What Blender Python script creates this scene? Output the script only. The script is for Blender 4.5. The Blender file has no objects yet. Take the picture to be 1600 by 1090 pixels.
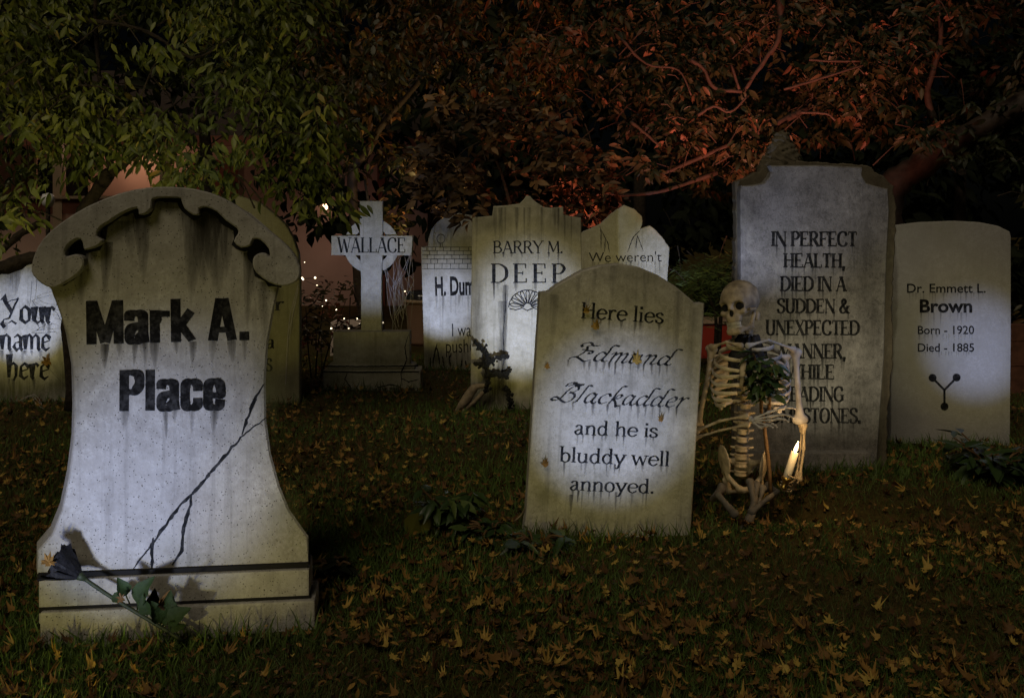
import bpy, bmesh, math, random
import numpy as np
from mathutils import Vector, Matrix, Euler
R = math.radians
random.seed(7)
rng = np.random.default_rng(11)
S = bpy.context.scene
COL = S.collection

# ------------------------------------------------------------------ camera, sky, sun, exposure
F, H0, CX, HY = 1556.0, 1.23, 800.0, 350.0          # focal length in photo pixels, eye height, vanishing point
cam_d = bpy.data.cameras.new('camera'); cam = bpy.data.objects.new('camera', cam_d); COL.objects.link(cam)
cam.location = (0, 0, H0); cam.rotation_euler = (R(90), 0, 0)
cam_d.sensor_fit = 'HORIZONTAL'; cam_d.sensor_width = 36; cam_d.lens = 36 * F / 1600
cam_d.shift_y = -(545 - HY) / 1600
cam_d.clip_end = 400; cam_d.clip_start = 0.05
S.camera = cam
W = bpy.data.worlds.new('World'); S.world = W; W.use_nodes = True
nt = W.node_tree; bg = nt.nodes['Background']
sky = nt.nodes.new('ShaderNodeTexSky'); sky.sky_type = 'NISHITA'; sky.sun_disc = False
SUN_EL, SUN_AZ = R(48), R(200)
sky.sun_elevation = SUN_EL; sky.sun_rotation = SUN_AZ
nt.links.new(sky.outputs[0], bg.inputs[0]); bg.inputs[1].default_value = 0.0002
sun_d = bpy.data.lights.new('sun', 'SUN'); sun_d.energy = 0.74; sun_d.angle = R(25); sun_d.color = (1.0, .84, .6)
sun = bpy.data.objects.new('sun', sun_d); COL.objects.link(sun)
sun.rotation_euler = Vector((-math.sin(SUN_AZ) * math.cos(SUN_EL), -math.cos(SUN_AZ) * math.cos(SUN_EL), -math.sin(SUN_EL))).to_track_quat('-Z', 'Y').to_euler()
S.view_settings.view_transform = 'Standard'; S.view_settings.look = 'None'
S.view_settings.exposure = 0.0; S.view_settings.gamma = 1.0
S.cycles.max_bounces = 5; S.cycles.transparent_max_bounces = 24
S.cycles.sample_clamp_indirect = 3.0

# ------------------------------------------------------------------ helpers
def Yg(py): return F * H0 / (py - HY)                    # distance of a ground point seen at height py
def at(px, py, Y): return Vector(((px - CX) * Y / F, Y, H0 - (py - HY) * Y / F))
def tag(o, label=None, cat=None, group=None, kind=None):
    if label: o['label'] = label
    if cat: o['category'] = cat
    if group: o['group'] = group
    if kind: o['kind'] = kind
    return o
def empty(name, loc, rot=(0, 0, 0), label=None, cat=None, group=None):
    o = bpy.data.objects.new(name, None); COL.objects.link(o)
    o.location = loc; o.rotation_euler = rot; o.empty_display_size = .1
    return tag(o, label, cat, group)
def link(name, me, mat=None, parent=None, smooth=False):
    if mat is not None:
        me.materials.clear(); me.materials.append(mat)
    if smooth:
        me.polygons.foreach_set('use_smooth', np.ones(len(me.polygons), bool))
    o = bpy.data.objects.new(name, me); COL.objects.link(o)
    if parent: o.parent = parent
    return o
def mesh(name, v, f):
    me = bpy.data.meshes.new(name); me.from_pydata([tuple(p) for p in v], [], [tuple(int(i) for i in q) for q in f]); me.update(); return me
def bm_mesh(name, bm):
    me = bpy.data.meshes.new(name); bm.to_mesh(me); bm.free(); me.update(); return me
class MB:
    """collects boxes, tubes and sheets into one mesh"""
    def __init__(s): s.v = []; s.f = []
    def add(s, v, f):
        n = len(s.v); s.v += [tuple(p) for p in v]; s.f += [tuple(i + n for i in q) for q in f]
    def box(s, x0, x1, y0, y1, z0, z1):
        s.add([(x0,y0,z0),(x1,y0,z0),(x1,y1,z0),(x0,y1,z0),(x0,y0,z1),(x1,y0,z1),(x1,y1,z1),(x0,y1,z1)],
              [(0,3,2,1),(4,5,6,7),(0,1,5,4),(1,2,6,5),(2,3,7,6),(3,0,4,7)])
    def tube(s, pts, rad, n=7, flat=1.0, up=None):
        pts = [Vector(p) for p in pts]
        if not hasattr(rad, '__len__'): rad = [rad] * len(pts)
        m = len(pts); v = []; f = []
        ref = None
        for i, p in enumerate(pts):
            t = (pts[min(i+1, m-1)] - pts[max(i-1, 0)]).normalized()
            if ref is None:
                a = Vector(up) if up else (Vector((0,0,1)) if abs(t.z) < .9 else Vector((1,0,0)))
            else: a = ref
            b = t.cross(a).normalized(); a = b.cross(t).normalized(); ref = a
            for k in range(n):
                an = 2 * math.pi * k / n
                v.append(p + (a * math.cos(an) + b * math.sin(an) * flat) * rad[i])
        for i in range(m - 1):
            for k in range(n):
                f.append((i*n+k, i*n+(k+1) % n, (i+1)*n+(k+1) % n, (i+1)*n+k))
        f.append(tuple(range(n-1, -1, -1))); f.append(tuple((m-1)*n+k for k in range(n)))
        s.add(v, f)
    def build(s, name, mat, parent=None, smooth=False): return link(name, mesh(name, s.v, s.f), mat, parent, smooth)
def catmull(pts, seg=6, closed=False):
    P = [Vector(p) for p in pts]; n = len(P); out = []
    rngs = range(n if closed else n - 1)
    for i in rngs:
        p0 = P[(i-1) % n] if closed or i > 0 else P[0] * 2 - P[1]
        p1 = P[i]; p2 = P[(i+1) % n]
        p3 = P[(i+2) % n] if closed or i + 2 < n else P[-1] * 2 - P[-2]
        for k in range(seg):
            t = k / seg
            out.append(.5 * ((2*p1) + (p2-p0)*t + (2*p0-5*p1+4*p2-p3)*t*t + (3*p1-p0-3*p2+p3)*t**3))
    if not closed: out.append(P[-1])
    return out
def surface_nets(f, lo, hi, res):
    """mesh of the zero level of a distance function"""
    lo = np.array(lo, float); hi = np.array(hi, float)
    n = np.maximum(((hi - lo) / res).astype(int) + 2, 4)
    ax = [lo[i] + np.arange(n[i]) * res for i in range(3)]
    X, Y, Z = np.meshgrid(*ax, indexing='ij')
    D = f(X, Y, Z)
    corners = [(i, j, k) for i in (0,1) for j in (0,1) for k in (0,1)]
    sub = lambda c: D[c[0]:n[0]-1+c[0], c[1]:n[1]-1+c[1], c[2]:n[2]-1+c[2]]
    acc = np.zeros(tuple(n - 1) + (3,)); cnt = np.zeros(tuple(n - 1))
    for a in corners:
        for ax_ in range(3):
            if a[ax_] == 0:
                b = list(a); b[ax_] = 1
                da, db = sub(a), sub(tuple(b)); m = (da < 0) != (db < 0)
                t = np.where(m, da / np.where(m, da - db, 1), 0)
                p = np.zeros(da.shape + (3,))
                for q in range(3): p[..., q] = a[q]
                p[..., ax_] += t
                acc += np.where(m[..., None], p, 0); cnt += m
    act = cnt > 0; idx = -np.ones(act.shape, int); idx[act] = np.arange(act.sum())
    I = np.argwhere(act)
    V = lo + (I + acc[act] / cnt[act][:, None]) * res
    faces = []
    for a in range(3):
        u, w = (a+1) % 3, (a+2) % 3
        sl0 = [slice(1, n[q]-1) for q in range(3)]; sl0[a] = slice(0, n[a]-1)
        sl1 = list(sl0); sl1[a] = slice(1, n[a])
        d0, d1 = D[tuple(sl0)], D[tuple(sl1)]
        for flip in (0, 1):
            g = np.argwhere((d0 < 0) & (d1 >= 0) if flip == 0 else (d0 >= 0) & (d1 < 0))
            if not len(g): continue
            off = np.array([sl0[q].start for q in range(3)]); g = g + off
            eu = np.zeros(3, int); eu[u] = 1; ew = np.zeros(3, int); ew[w] = 1
            q = [g - eu - ew, g - ew, g, g - eu]
            q = [idx[tuple(x.T)] for x in q]
            quad = np.stack(q, 1)
            faces.append(quad if flip == 0 else quad[:, ::-1])
    return V, np.concatenate(faces)
def sd_ell(X, Y, Z, c, r):
    k = np.sqrt(((X-c[0])/r[0])**2 + ((Y-c[1])/r[1])**2 + ((Z-c[2])/r[2])**2)
    return (k - 1) * min(r)
def sd_cap(X, Y, Z, a, b, ra, rb=None):
    rb = ra if rb is None else rb
    a = np.array(a, float); b = np.array(b, float); d = b - a
    t = np.clip(((X-a[0])*d[0] + (Y-a[1])*d[1] + (Z-a[2])*d[2]) / (d @ d + 1e-12), 0, 1)
    return np.sqrt((X-a[0]-t*d[0])**2 + (Y-a[1]-t*d[1])**2 + (Z-a[2]-t*d[2])**2) - (ra + (rb-ra)*t)
def smin(a, b, k):
    h = np.clip(.5 + .5*(b-a)/k, 0, 1); return b*(1-h) + a*h - k*h*(1-h)
def smax(a, b, k): return -smin(-a, -b, k)

# ------------------------------------------------------------------ materials
def mat(name, build):
    m = bpy.data.materials.new(name); m.use_nodes = True
    t = m.node_tree; b = t.nodes['Principled BSDF']
    build(t, b); return m
def N(t, kind, **kw):
    n = t.nodes.new(kind)
    for k, v in kw.items():
        if k.startswith('i_'): n.inputs[k[2:].replace('_', ' ')].default_value = v
        else: setattr(n, k, v)
    return n
def ramp(t, src, stops):
    r = t.nodes.new('ShaderNodeValToRGB'); e = r.color_ramp.elements
    while len(e) < len(stops): e.new(.5)
    for k, (p, c) in enumerate(stops):
        e[k].position = p; e[k].color = (*c, 1) if len(c) == 3 else c
    t.links.new(src, r.inputs[0]); return r.outputs[0]
def mixc(t, fac, a, b, mode='MIX'):
    n = t.nodes.new('ShaderNodeMix'); n.data_type = 'RGBA'; n.blend_type = mode
    for sock, val in ((n.inputs[0], fac), (n.inputs[6], a), (n.inputs[7], b)):
        if isinstance(val, (int, float)): sock.default_value = val
        elif isinstance(val, tuple): sock.default_value = (*val, 1)
        else: t.links.new(val, sock)
    return n.outputs[2]
def coords(t, scale=(1,1,1)):
    tc = t.nodes.new('ShaderNodeTexCoord'); mp = t.nodes.new('ShaderNodeMapping'); mp.inputs['Scale'].default_value = scale
    oi = t.nodes.new('ShaderNodeObjectInfo'); t.links.new(tc.outputs['Object'], mp.inputs[0])
    t.links.new(oi.outputs['Location'], mp.inputs['Location'])
    return mp.outputs[0]
def noise(t, vec, scale, detail=5, rough=.55):
    n = N(t, 'ShaderNodeTexNoise', i_Scale=scale, i_Detail=detail, i_Roughness=rough); t.links.new(vec, n.inputs['Vector']); return n.outputs[0]
def bump(t, b, h, strength, dist=.01):
    n = N(t, 'ShaderNodeBump', i_Strength=strength, i_Distance=dist); t.links.new(h, n.inputs['Height']); t.links.new(n.outputs[0], b.inputs['Normal'])
def stone_mat(name, c, dark, moss=(.16,.17,.09), speck=.35, mottle=.5, streak=.5, bmp=.6):
    def f(t, b):
        v = coords(t)
        n1 = noise(t, v, 4.5, 8, .62)
        col = mixc(t, ramp(t, n1, [(.32, (0,0,0)), (.68, (1,1,1))]), tuple(x*(1-mottle) + y*mottle for x, y in zip(c, dark)), c)
        n2 = noise(t, v, 2.1, 4)
        col = mixc(t, ramp(t, n2, [(.52, (0,0,0)), (.75, (.5,.5,.5))]), col, moss)
        n4 = noise(t, v, 27, 5, .75)
        col = mixc(t, ramp(t, n4, [(.36, (.95*mottle,)*3), (.58, (0,0,0))]), col, dark)
        n6 = noise(t, v, 95, 3, .8)
        col = mixc(t, ramp(t, n6, [(.4, (.95,)*3), (.55, (0,0,0))]), col, tuple(.55*x + .45*y for x, y in zip(dark, c)))
        n7 = noise(t, v, 11, 6, .7)
        col = mixc(t, ramp(t, n7, [(.5, (0,0,0)), (.72, (.6*mottle,)*3)]), col, tuple(x*.7 for x in dark))
        sv = coords(t, (22, 22, 1.1)); n3 = noise(t, sv, 1.6, 5, .6)
        col = mixc(t, ramp(t, n3, [(.54, (0,0,0)), (.78, (streak,)*3)]), col, tuple(x*.45 for x in dark))
        vo = N(t, 'ShaderNodeTexVoronoi', i_Scale=115); t.links.new(v, vo.inputs['Vector'])
        n5 = noise(t, v, 60, 2)
        sp = N(t, 'ShaderNodeMath', operation='LESS_THAN'); sp.inputs[1].default_value = .21; t.links.new(vo.outputs['Distance'], sp.inputs[0])
        sq = N(t, 'ShaderNodeMath', operation='MULTIPLY'); t.links.new(sp.outputs[0], sq.inputs[0]); t.links.new(ramp(t, n5, [(.47, (0,0,0)), (.54, (speck*2,)*3)]), sq.inputs[1])
        col = mixc(t, sq.outputs[0], col, tuple(x*.3 for x in dark))
        t.links.new(col, b.inputs['Base Color']); b.inputs['Roughness'].default_value = .85
        b.inputs['Specular IOR Level'].default_value = .25
        nb = noise(t, v, 110, 6, .7); ad = N(t, 'ShaderNodeMath', operation='ADD'); t.links.new(nb, ad.inputs[0]); t.links.new(n1, ad.inputs[1])
        bump(t, b, ad.outputs[0], bmp, .006)
    return mat(name, f)
def plain(name, c, rough=.7, var=.35, scale=12, metal=0, spec=.3, bmp=0):
    def f(t, b):
        v = coords(t); n = noise(t, v, scale, 5)
        t.links.new(mixc(t, ramp(t, n, [(.3, (0,0,0)), (.7, (1,1,1))]), tuple(x*(1-var) for x in c), c), b.inputs['Base Color'])
        b.inputs['Roughness'].default_value = rough; b.inputs['Metallic'].default_value = metal; b.inputs['Specular IOR Level'].default_value = spec
        if bmp: bump(t, b, n, bmp, .02)
    return mat(name, f)
def leaf_mat(name, stops, rough=.5, spec=.3):
    """leaf colour runs over a per-leaf tint"""
    def f(t, b):
        a = N(t, 'ShaderNodeAttribute', attribute_name='tint')
        col = ramp(t, a.outputs['Fac'], stops)
        v = coords(t); n = noise(t, v, 90, 3)
        col = mixc(t, .45, col, mixc(t, n, (0,0,0), (1,1,1)), 'MULTIPLY')
        t.links.new(col, b.inputs['Base Color']); b.inputs['Roughness'].default_value = rough; b.inputs['Specular IOR Level'].default_value = spec
    return mat(name, f)
def glow_mat(name, c, s):
    def f(t, b):
        b.inputs['Base Color'].default_value = (*c, 1); b.inputs['Emission Color'].default_value = (*c, 1); b.inputs['Emission Strength'].default_value = s
    return mat(name, f)
def wash_mat(name, c):
    """thin paint: opacity follows the 'fade' attribute of the sheet"""
    def f(t, b):
        a = N(t, 'ShaderNodeAttribute', attribute_name='fade')
        v = coords(t, (40, 40, 4)); n = noise(t, v, 2, 4)
        m = N(t, 'ShaderNodeMath', operation='MULTIPLY'); t.links.new(a.outputs['Fac'], m.inputs[0]); t.links.new(ramp(t, n, [(.25, (.35,)*3), (.6, (1,1,1))]), m.inputs[1])
        b.inputs['Base Color'].default_value = (*c, 1); b.inputs['Roughness'].default_value = .9
        t.links.new(m.outputs[0], b.inputs['Alpha'])
    return mat(name, f)
def ink_mat(name, c, worn=.0):
    def f(t, b):
        v = coords(t); n = noise(t, v, 45, 4, .7)
        t.links.new(mixc(t, ramp(t, n, [(.45, (0,0,0)), (.8, (1,1,1))]), c, tuple(x + .05 for x in c)), b.inputs['Base Color'])
        if worn:
            t.links.new(ramp(t, noise(t, v, 30, 4, .7), [(.3, (1-worn,)*3), (.5, (1,1,1))]), b.inputs['Alpha'])
        b.inputs['Roughness'].default_value = .9; b.inputs['Specular IOR Level'].default_value = .1
    return mat(name, f)
M = {}
M['ink'] = ink_mat('black letter paint', (.006,.006,.006))
M['ink_thin'] = ink_mat('worn letter paint', (.008,.009,.01), .2)
M['wash'] = wash_mat('grey drip wash', (.045,.045,.042))
M['wash_brown'] = wash_mat('brown grime wash', (.03,.027,.02))
M['moss_wash'] = wash_mat('green moss wash', (.1,.105,.03))
M['crack'] = ink_mat('crack paint', (.008,.009,.01))
M['stone_speckled'] = stone_mat('speckled grey stone', (.43,.43,.41), (.19,.18,.16), speck=.5, mottle=.6)
M['stone_white'] = stone_mat('pale stone', (.52,.51,.46), (.24,.235,.19), speck=.2, mottle=.8)
M['stone_grey'] = stone_mat('mottled grey stone', (.33,.32,.30), (.10,.096,.09), speck=.3, mottle=.95, streak=.35)
M['stone_plain'] = stone_mat('smooth grey stone', (.34,.34,.33), (.22,.21,.19), speck=.05, mottle=.4, streak=.15)
M['stone_cream'] = stone_mat('cream stone', (.45,.44,.38), (.25,.24,.17), speck=.2, mottle=.75, streak=.5)
M['stone_moss'] = stone_mat('mossy yellow stone', (.26,.25,.15), (.14,.13,.07), speck=.1, mottle=.5)
M['stone_rim'] = stone_mat('rough brown backing', (.15,.13,.09), (.06,.05,.035), speck=.2, mottle=.7)
M['groove'] = plain('black groove and shade paint', (.008,.008,.008), .95)  # plinth grooves, and the shade painted round the scroll
# ------------------------------------------------------------------ lettering drawn from pen strokes
# codes: k stem with serifs, n thin stem with serifs, d thick line, b thin line, e thin arm with tick, K curve, C closed curve, s serif, o dot
SERIF = {
'I': (3, 'k:1.5,0 1.5,10'), 'N': (8.6, 'n:1.1,0 1.1,10;d:1.1,10 7.4,0;n:7.4,0 7.4,10'),
'P': (6.8, 'k:1.4,0 1.4,10;K:1.4,9.7 4.4,9.7 6,7.4 4.4,5 1.4,4.9'), 'E': (7, 'k:1.4,0 1.4,10;e:1.4,9.7 6,9.7;e:1.4,5.1 4.6,5.1;e:1.4,.3 6.3,.3'),
'R': (7.8, 'k:1.4,0 1.4,10;K:1.4,9.7 4.3,9.7 5.9,7.5 4.3,5.2 1.4,5.1;d:3.7,5.1 6.9,0;s:7,0'), 'F': (6.6, 'k:1.4,0 1.4,10;e:1.4,9.7 6,9.7;e:1.4,5.1 4.6,5.1'),
'C': (8, 'K:6.9,7.3 6.2,9.2 4.1,9.9 1.6,8.4 .9,5 1.6,1.7 4.1,.1 6.3,.8 7.2,2.6;b:6.9,7 6.9,9.9'), 'T': (7.2, 'k:3.6,0 3.6,10;e:3.6,9.7 .6,9.7;e:3.6,9.7 6.6,9.7'),
'H': (8.4, 'k:1.5,0 1.5,10;k:6.9,0 6.9,10;b:1.5,5.2 6.9,5.2'), 'A': (8.2, 'n:.8,0 4,10;k:4.1,9.9 7.3,0;b:1.9,3.3 6.2,3.3'),
'L': (6.6, 'k:1.4,0 1.4,10;e:1.4,.3 6,.3'), 'D': (8.4, 'k:1.4,0 1.4,10;K:1.4,9.7 4.4,9.6 7,7.6 7.5,5 7,2.4 4.4,.4 1.4,.3'),
'S': (6.6, 'K:5.7,7.5 5.1,9.3 3.3,9.9 1.3,8.9 1.2,6.9 3.2,5.4 5.3,4 5.8,2.2 4.6,.5 2.9,.1 1.3,.7 .7,2.6;b:5.7,7.2 5.7,9.9;b:.7,2.9 .7,.1'),
'U': (8.2, 'K:1.5,10 1.5,3.2 2.3,.8 4.1,.1 5.9,.8 6.7,3.2 6.7,10;s:1.5,10;s:6.7,10'), 'X': (7.8, 'd:1.1,10 6.7,0;b:6.7,10 1.1,0;s:1.1,10;s:6.7,0;s:6.7,10;s:1.1,0'),
'O': (8.4, 'C:4.2,9.9 1.7,8.4 .9,5 1.7,1.6 4.2,.1 6.7,1.6 7.5,5 6.7,8.4'), 'G': (8.4, 'K:6.9,7.3 6.2,9.2 4.1,9.9 1.6,8.4 .9,5 1.6,1.7 4.1,.1 6,.7 7,1.6;d:7,.6 7,4.4;s:6.9,4.4;b:6.9,7 6.9,9.9'),
'&': (8.2, 'K:7.4,0 5,2.6 2.7,6.6 2.5,8.6 3.7,9.9 4.9,8.8 4.6,7 2.1,4.8 .9,2.6 1.7,.6 3.4,.1 5.4,1.6 6.9,4.8;s:7.1,5;s:7.2,.1'),
'M': (9.8, 'n:1.1,0 1.5,10;d:1.5,10 4.9,1;b:4.9,1 8.3,10;k:8.3,10 8.7,0'), 'W': (10.4, 'd:.5,10 3,0;b:3,0 5.1,9;d:5.1,9 7.5,0;b:7.5,0 9.9,10;s:.5,10;s:9.9,10'),
'B': (7.4, 'k:1.4,0 1.4,10;K:1.4,9.7 4.4,9.7 5.6,7.6 4.3,5.3 1.4,5.2;K:1.4,5.2 4.8,5.1 6.6,2.7 4.8,.4 1.4,.3'),
'Y': (7.8, 'd:.6,10 3.9,4.8;b:7.2,10 3.9,4.8;k:3.9,4.8 3.9,0;s:.6,10;s:7.2,10'), ',': (2.6, 'd:1.4,1.2 .7,-2'), '.': (2.6, 'o:1.3,.7'), ' ': (3.2, ''),
'e': (6.3, 'K:1,3.4 5.5,3.6 5.2,5.5 3.4,6.3 1.6,5.2 .9,3 1.6,.8 3.4,0 5.6,1.3'), 'r': (5, 'k:1.5,0 1.5,6.2;K:1.6,4.2 2.7,5.8 4,6.2 4.5,5.4'),
'l': (3, 'k:1.5,0 1.5,10'), 'i': (3, 'k:1.5,0 1.5,6.2;o:1.5,8.7'), 's': (5.2, 'K:4.3,4.8 3.7,6 2.5,6.3 1.1,5.4 1.3,4 3.3,2.9 4.4,1.7 3.8,.3 2.4,0 1.1,.5 .7,1.9'),
'a': (6, 'K:1.1,4.9 2.3,6.2 3.9,5.9 4.3,4.4 4.3,1 5.3,.1;K:4.3,3.6 2.3,3 1,1.6 1.8,.1 3.2,.4 4.3,1.7'), 'n': (6.8, 'k:1.5,0 1.5,6.2;K:1.6,4.4 3.1,6 4.6,6 5.3,4.4 5.3,0;s:5.3,0'),
'd': (6.8, 'K:5,4.8 3.4,6.2 1.6,5.2 .9,3 1.6,.8 3.4,0 5,1.5;k:5.1,0 5.1,10'), 'h': (6.8, 'k:1.5,0 1.5,10;K:1.6,4.4 3.1,6 4.6,6 5.3,4.4 5.3,0;s:5.3,0'),
'b': (6.5, 'd:1.5,10 1.5,.3;s:1.2,10;K:1.5,4.6 3.4,6.2 5.2,5 5.6,3 5,.9 3.2,0 1.5,1.2'), 'u': (6.8, 'K:1.4,6.2 1.4,1.8 2.3,.2 3.8,.3 5.1,1.8;k:5.2,6.2 5.2,0;s:1.2,6.2'),
'y': (6.6, 'd:.9,6.2 3.4,.4;K:5.9,6.2 3.3,0 2.3,-2.5 .8,-2.9;s:.9,6.2;s:5.8,6.2'), 'w': (8.8, 'd:.7,6.2 2.6,0;b:2.6,0 4.4,5.8;d:4.4,5.8 6.3,0;b:6.3,0 8.1,6.2;s:.7,6.2;s:8.1,6.2'),
'o': (6.4, 'C:3.2,6.3 1.4,5.2 .9,3.1 1.4,1 3.2,0 5,1 5.5,3.1 5,5.2'), 't': (4.2, 'K:1.8,8.4 1.8,1.4 2.6,.1 4,.5;b:.5,6 3.8,6')}
HEAVY = {
'M': (8.6, 'd:1.3,0 1.3,10;d:7.3,0 7.3,10;d:1.6,10 4.3,.4;d:7,10 4.3,.4'), 'a': (5.6, 'K:1.1,5.2 1.3,6.5 2.7,6.9 4,6.4 4.2,5 4.2,2 4.4,0;K:4.1,4.2 1.8,3.5 1.15,2.1 1.5,.8 2.7,.6 4,1.7'),
'r': (4.7, 'd:1.2,0 1.2,7.5;K:1.3,5 2.2,6.5 4.6,6.6'), 'k': (5.9, 'd:1.2,0 1.2,10;d:4.7,7.2 1.9,3.4;d:2,4.4 4.9,0'), 'A': (6.8, 'd:1.2,0 3,10;d:5.6,0 3.8,10;b:1.8,2.6 5,2.6'),
'.': (2.8, 'd:1.6,0 1.6,2'), 'P': (6, 'd:1.2,0 1.2,10;K:1.3,9.3 3.3,9.3 4.6,8.6 4.7,6.2 3.4,4.7 1.3,4.7'), 'l': (2.8, 'd:1.3,0 1.3,10'),
'c': (5.4, 'K:4.2,4.6 4.1,6.2 2.7,6.9 1.4,6.2 1.2,3.7 1.4,1.2 2.7,.5 4.1,1.2 4.2,2.9'), 'e': (5.4, 'K:1.3,3.6 4.1,3.6 4.2,5.6 3.7,6.5 2.7,6.9 1.4,6.1 1.2,3.7 1.4,1.2 2.7,.5 3.9,1 4.2,2.5'), ' ': (2.4, '')}
SCRIPT = {
'E': (7, 'K:6.6,9.2 4.4,9 2.8,10.6 .9,10 .3,8.8 1,8;K:3.8,9.6 2.6,8.2 3,6.6 1.2,6.3;K:3,6.4 2.4,4.4 1,1.9;K:2.8,6 4.6,5.9 5.6,5.2 5,4.2 4,4.6;K:-1.2,.4 -.4,1.6 1,1.9 2.6,.8 4.6,-.4 6.4,.8'),
'd': (5.4, 'K:3.6,4.5 2,5.6 .7,3.8 .6,1.3 1.7,.1 3.2,1.6 3.9,4.6 4,8 4.6,9.8 6.4,9.4;K:3.6,3 3.5,.8 4.4,.1 5.4,1'), 'm': (7, 'K:0,4.4 1,5.6 1.3,4.4 1,0;K:1.2,3.4 2.6,5.6 3.4,4.6 3.1,0;K:3.3,3.4 4.7,5.6 5.6,4.6 5.2,.8 6,.1 6.9,1'),
'u': (5.2, 'K:0,4.6 .9,5.6 .7,1.4 1.7,.1 3.3,2.2;K:3.6,5.6 3.4,1 4.2,.1 5.2,1'), 'n': (5, 'K:0,4.4 1,5.6 1.3,4.4 1,0;K:1.2,3.4 2.6,5.6 3.5,4.6 3.2,.8 4,.1 4.9,1'),
'B': (6.8, 'K:.5,8.4 1.1,10 3,10.8 4.2,10 6.2,9.8 5.6,9.2 3.8,9.6 2.6,10.2;K:3,9.8 1.4,8.6;K:3.4,8.6 2.2,6.4 1.4,3 .6,1.2 -1,.6 -2,1.4 -1.2,2.6 .2,2 2,.6 3.8,-.2 5.4,1.4 5.6,3.8 4.4,5 3.2,5.4 4.4,5.6 5.6,7 5,8.6 3.6,8.8'),
'l': (2.8, 'K:3.4,9.2 2,9.6 1.4,7.4 1,3 .6,.8 -.4,-.2'), 'a': (5, 'K:3.4,4.5 2,5.6 .7,4 .6,1.4 1.6,.1 3,1.8 3.6,5.3;K:3.6,5.3 3.3,1 4.2,.1 5,1'), 'c': (4.2, 'K:3.9,4.2 2.9,5.7 1.1,4.4 .6,1.9 1.8,.1 3.9,1'),
'k': (4.9, 'K:3.8,9.8 2.4,10 1.5,7 1,2.6 .4,0;K:1.1,3 2.8,5.4 3.8,4.8 3,3.4 1.4,2.9 2.8,1 3.6,-1 4.8,-.8'), 'e': (4.2, 'K:.8,2.4 2.9,3.3 3.3,5 2.2,5.7 .8,3.8 .8,1.2 2.2,.1 4,1.2'), 'r': (4, 'K:0,4.4 1,5.6 1.3,4 1,0;K:1.2,3.2 2.4,5.4 3.8,5.2')}
BLACK = {
'Y': (8, 'd:.3,8.6 1.6,10 2.6,7.4 5,4;d:7.6,9.4 6.2,7 5,4 4,1.6;d:6.4,8.8 7.6,9.8;b:2.6,7.4 4.6,8.6 6.6,9;d:4,1.6 1.8,1 1,-.6 2.4,-2;b:3.6,-.4 5,.6 7,-.6'), 'o': (5.2, 'd:.9,5.2 .9,1.2 2.6,0 4.2,1 4.2,5 2.4,6.3 .9,5.2'),
'u': (5.4, 'd:.3,5.6 1,6.3 1,1 2.5,0 4.2,1.3;d:3.6,5.8 4.2,6.4 4.2,.7 5,0'), 'r': (4.2, 'd:.4,5.6 1.1,6.3 1.1,.7 1.9,0;d:1.1,4.9 2.7,6.3 3.8,5.2'), 'n': (5.4, 'd:.3,5.6 1,6.3 1,.3;d:1,4.9 3,6.4 4.2,5.2 4.2,.7 5,0'),
'a': (5.2, 'd:.9,5.2 2.6,6.3 4,5.2 4,.8 4.9,0;d:4,3.5 1.7,3.1 .9,1.5 2.2,0 4,1.3'), 'm': (8, 'd:.3,5.6 1,6.3 1,.3;d:1,4.9 2.8,6.4 3.9,5.2 3.9,.3;d:3.9,4.9 5.8,6.4 6.9,5.2 6.9,.7 7.7,0'),
'e': (4.8, 'd:.9,3 4,4 4,5.2 2.5,6.3 .9,5 .9,1.2 2.4,0 4.2,1.2'), 'h': (5.4, 'd:.4,9.4 1.1,10 1.1,.4;d:1.1,4.9 3,6.4 4.2,5.2 4.2,1.2 3.2,-.8')}
FONTS = {'serif': (SERIF, .82, .27, 'roman', 0), 'slab': (SERIF, 1.08, .42, 'roman', 0), 'typo': (SERIF, .68, .34, 'roman', 0), 'heavy': (HEAVY, 1.12, .66, 'rect', 0),
         'script': (SCRIPT, .46, .15, 'pen', .34), 'black': (BLACK, .82, .2, 'pen', 0)}
def stroke_sheet(pts, hw, mb, zoff, closed=False):
    """pts 2-D polyline, hw(tangent) half width -> strip of quads"""
    P = [Vector(p) for p in pts]; n = len(P); L = []; Rr = []
    for i in range(n):
        if closed: t = P[(i+1) % n] - P[i-1]
        else: t = P[min(i+1, n-1)] - P[max(i-1, 0)]
        if t.length < 1e-9: t = Vector((1, 0))
        t.normalize(); nn = Vector((-t.y, t.x)); k = 1.0
        if 0 < i < n-1 or closed:
            a = (P[i] - P[i-1]); b = (P[(i+1) % n] - P[i])
            if a.length > 1e-9 and b.length > 1e-9:
                c = max(.45, math.cos(a.angle(b) / 2)); k = 1 / c
        h = hw(t) * k
        L.append(P[i] + nn * h); Rr.append(P[i] - nn * h)
    v = [(p.x, zoff, p.y) for p in L] + [(p.x, zoff, p.y) for p in Rr]
    f = [(i, i + n, (i+1) % n + n, (i+1) % n) for i in range(n if closed else n - 1)]
    mb.add(v, f)
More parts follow.
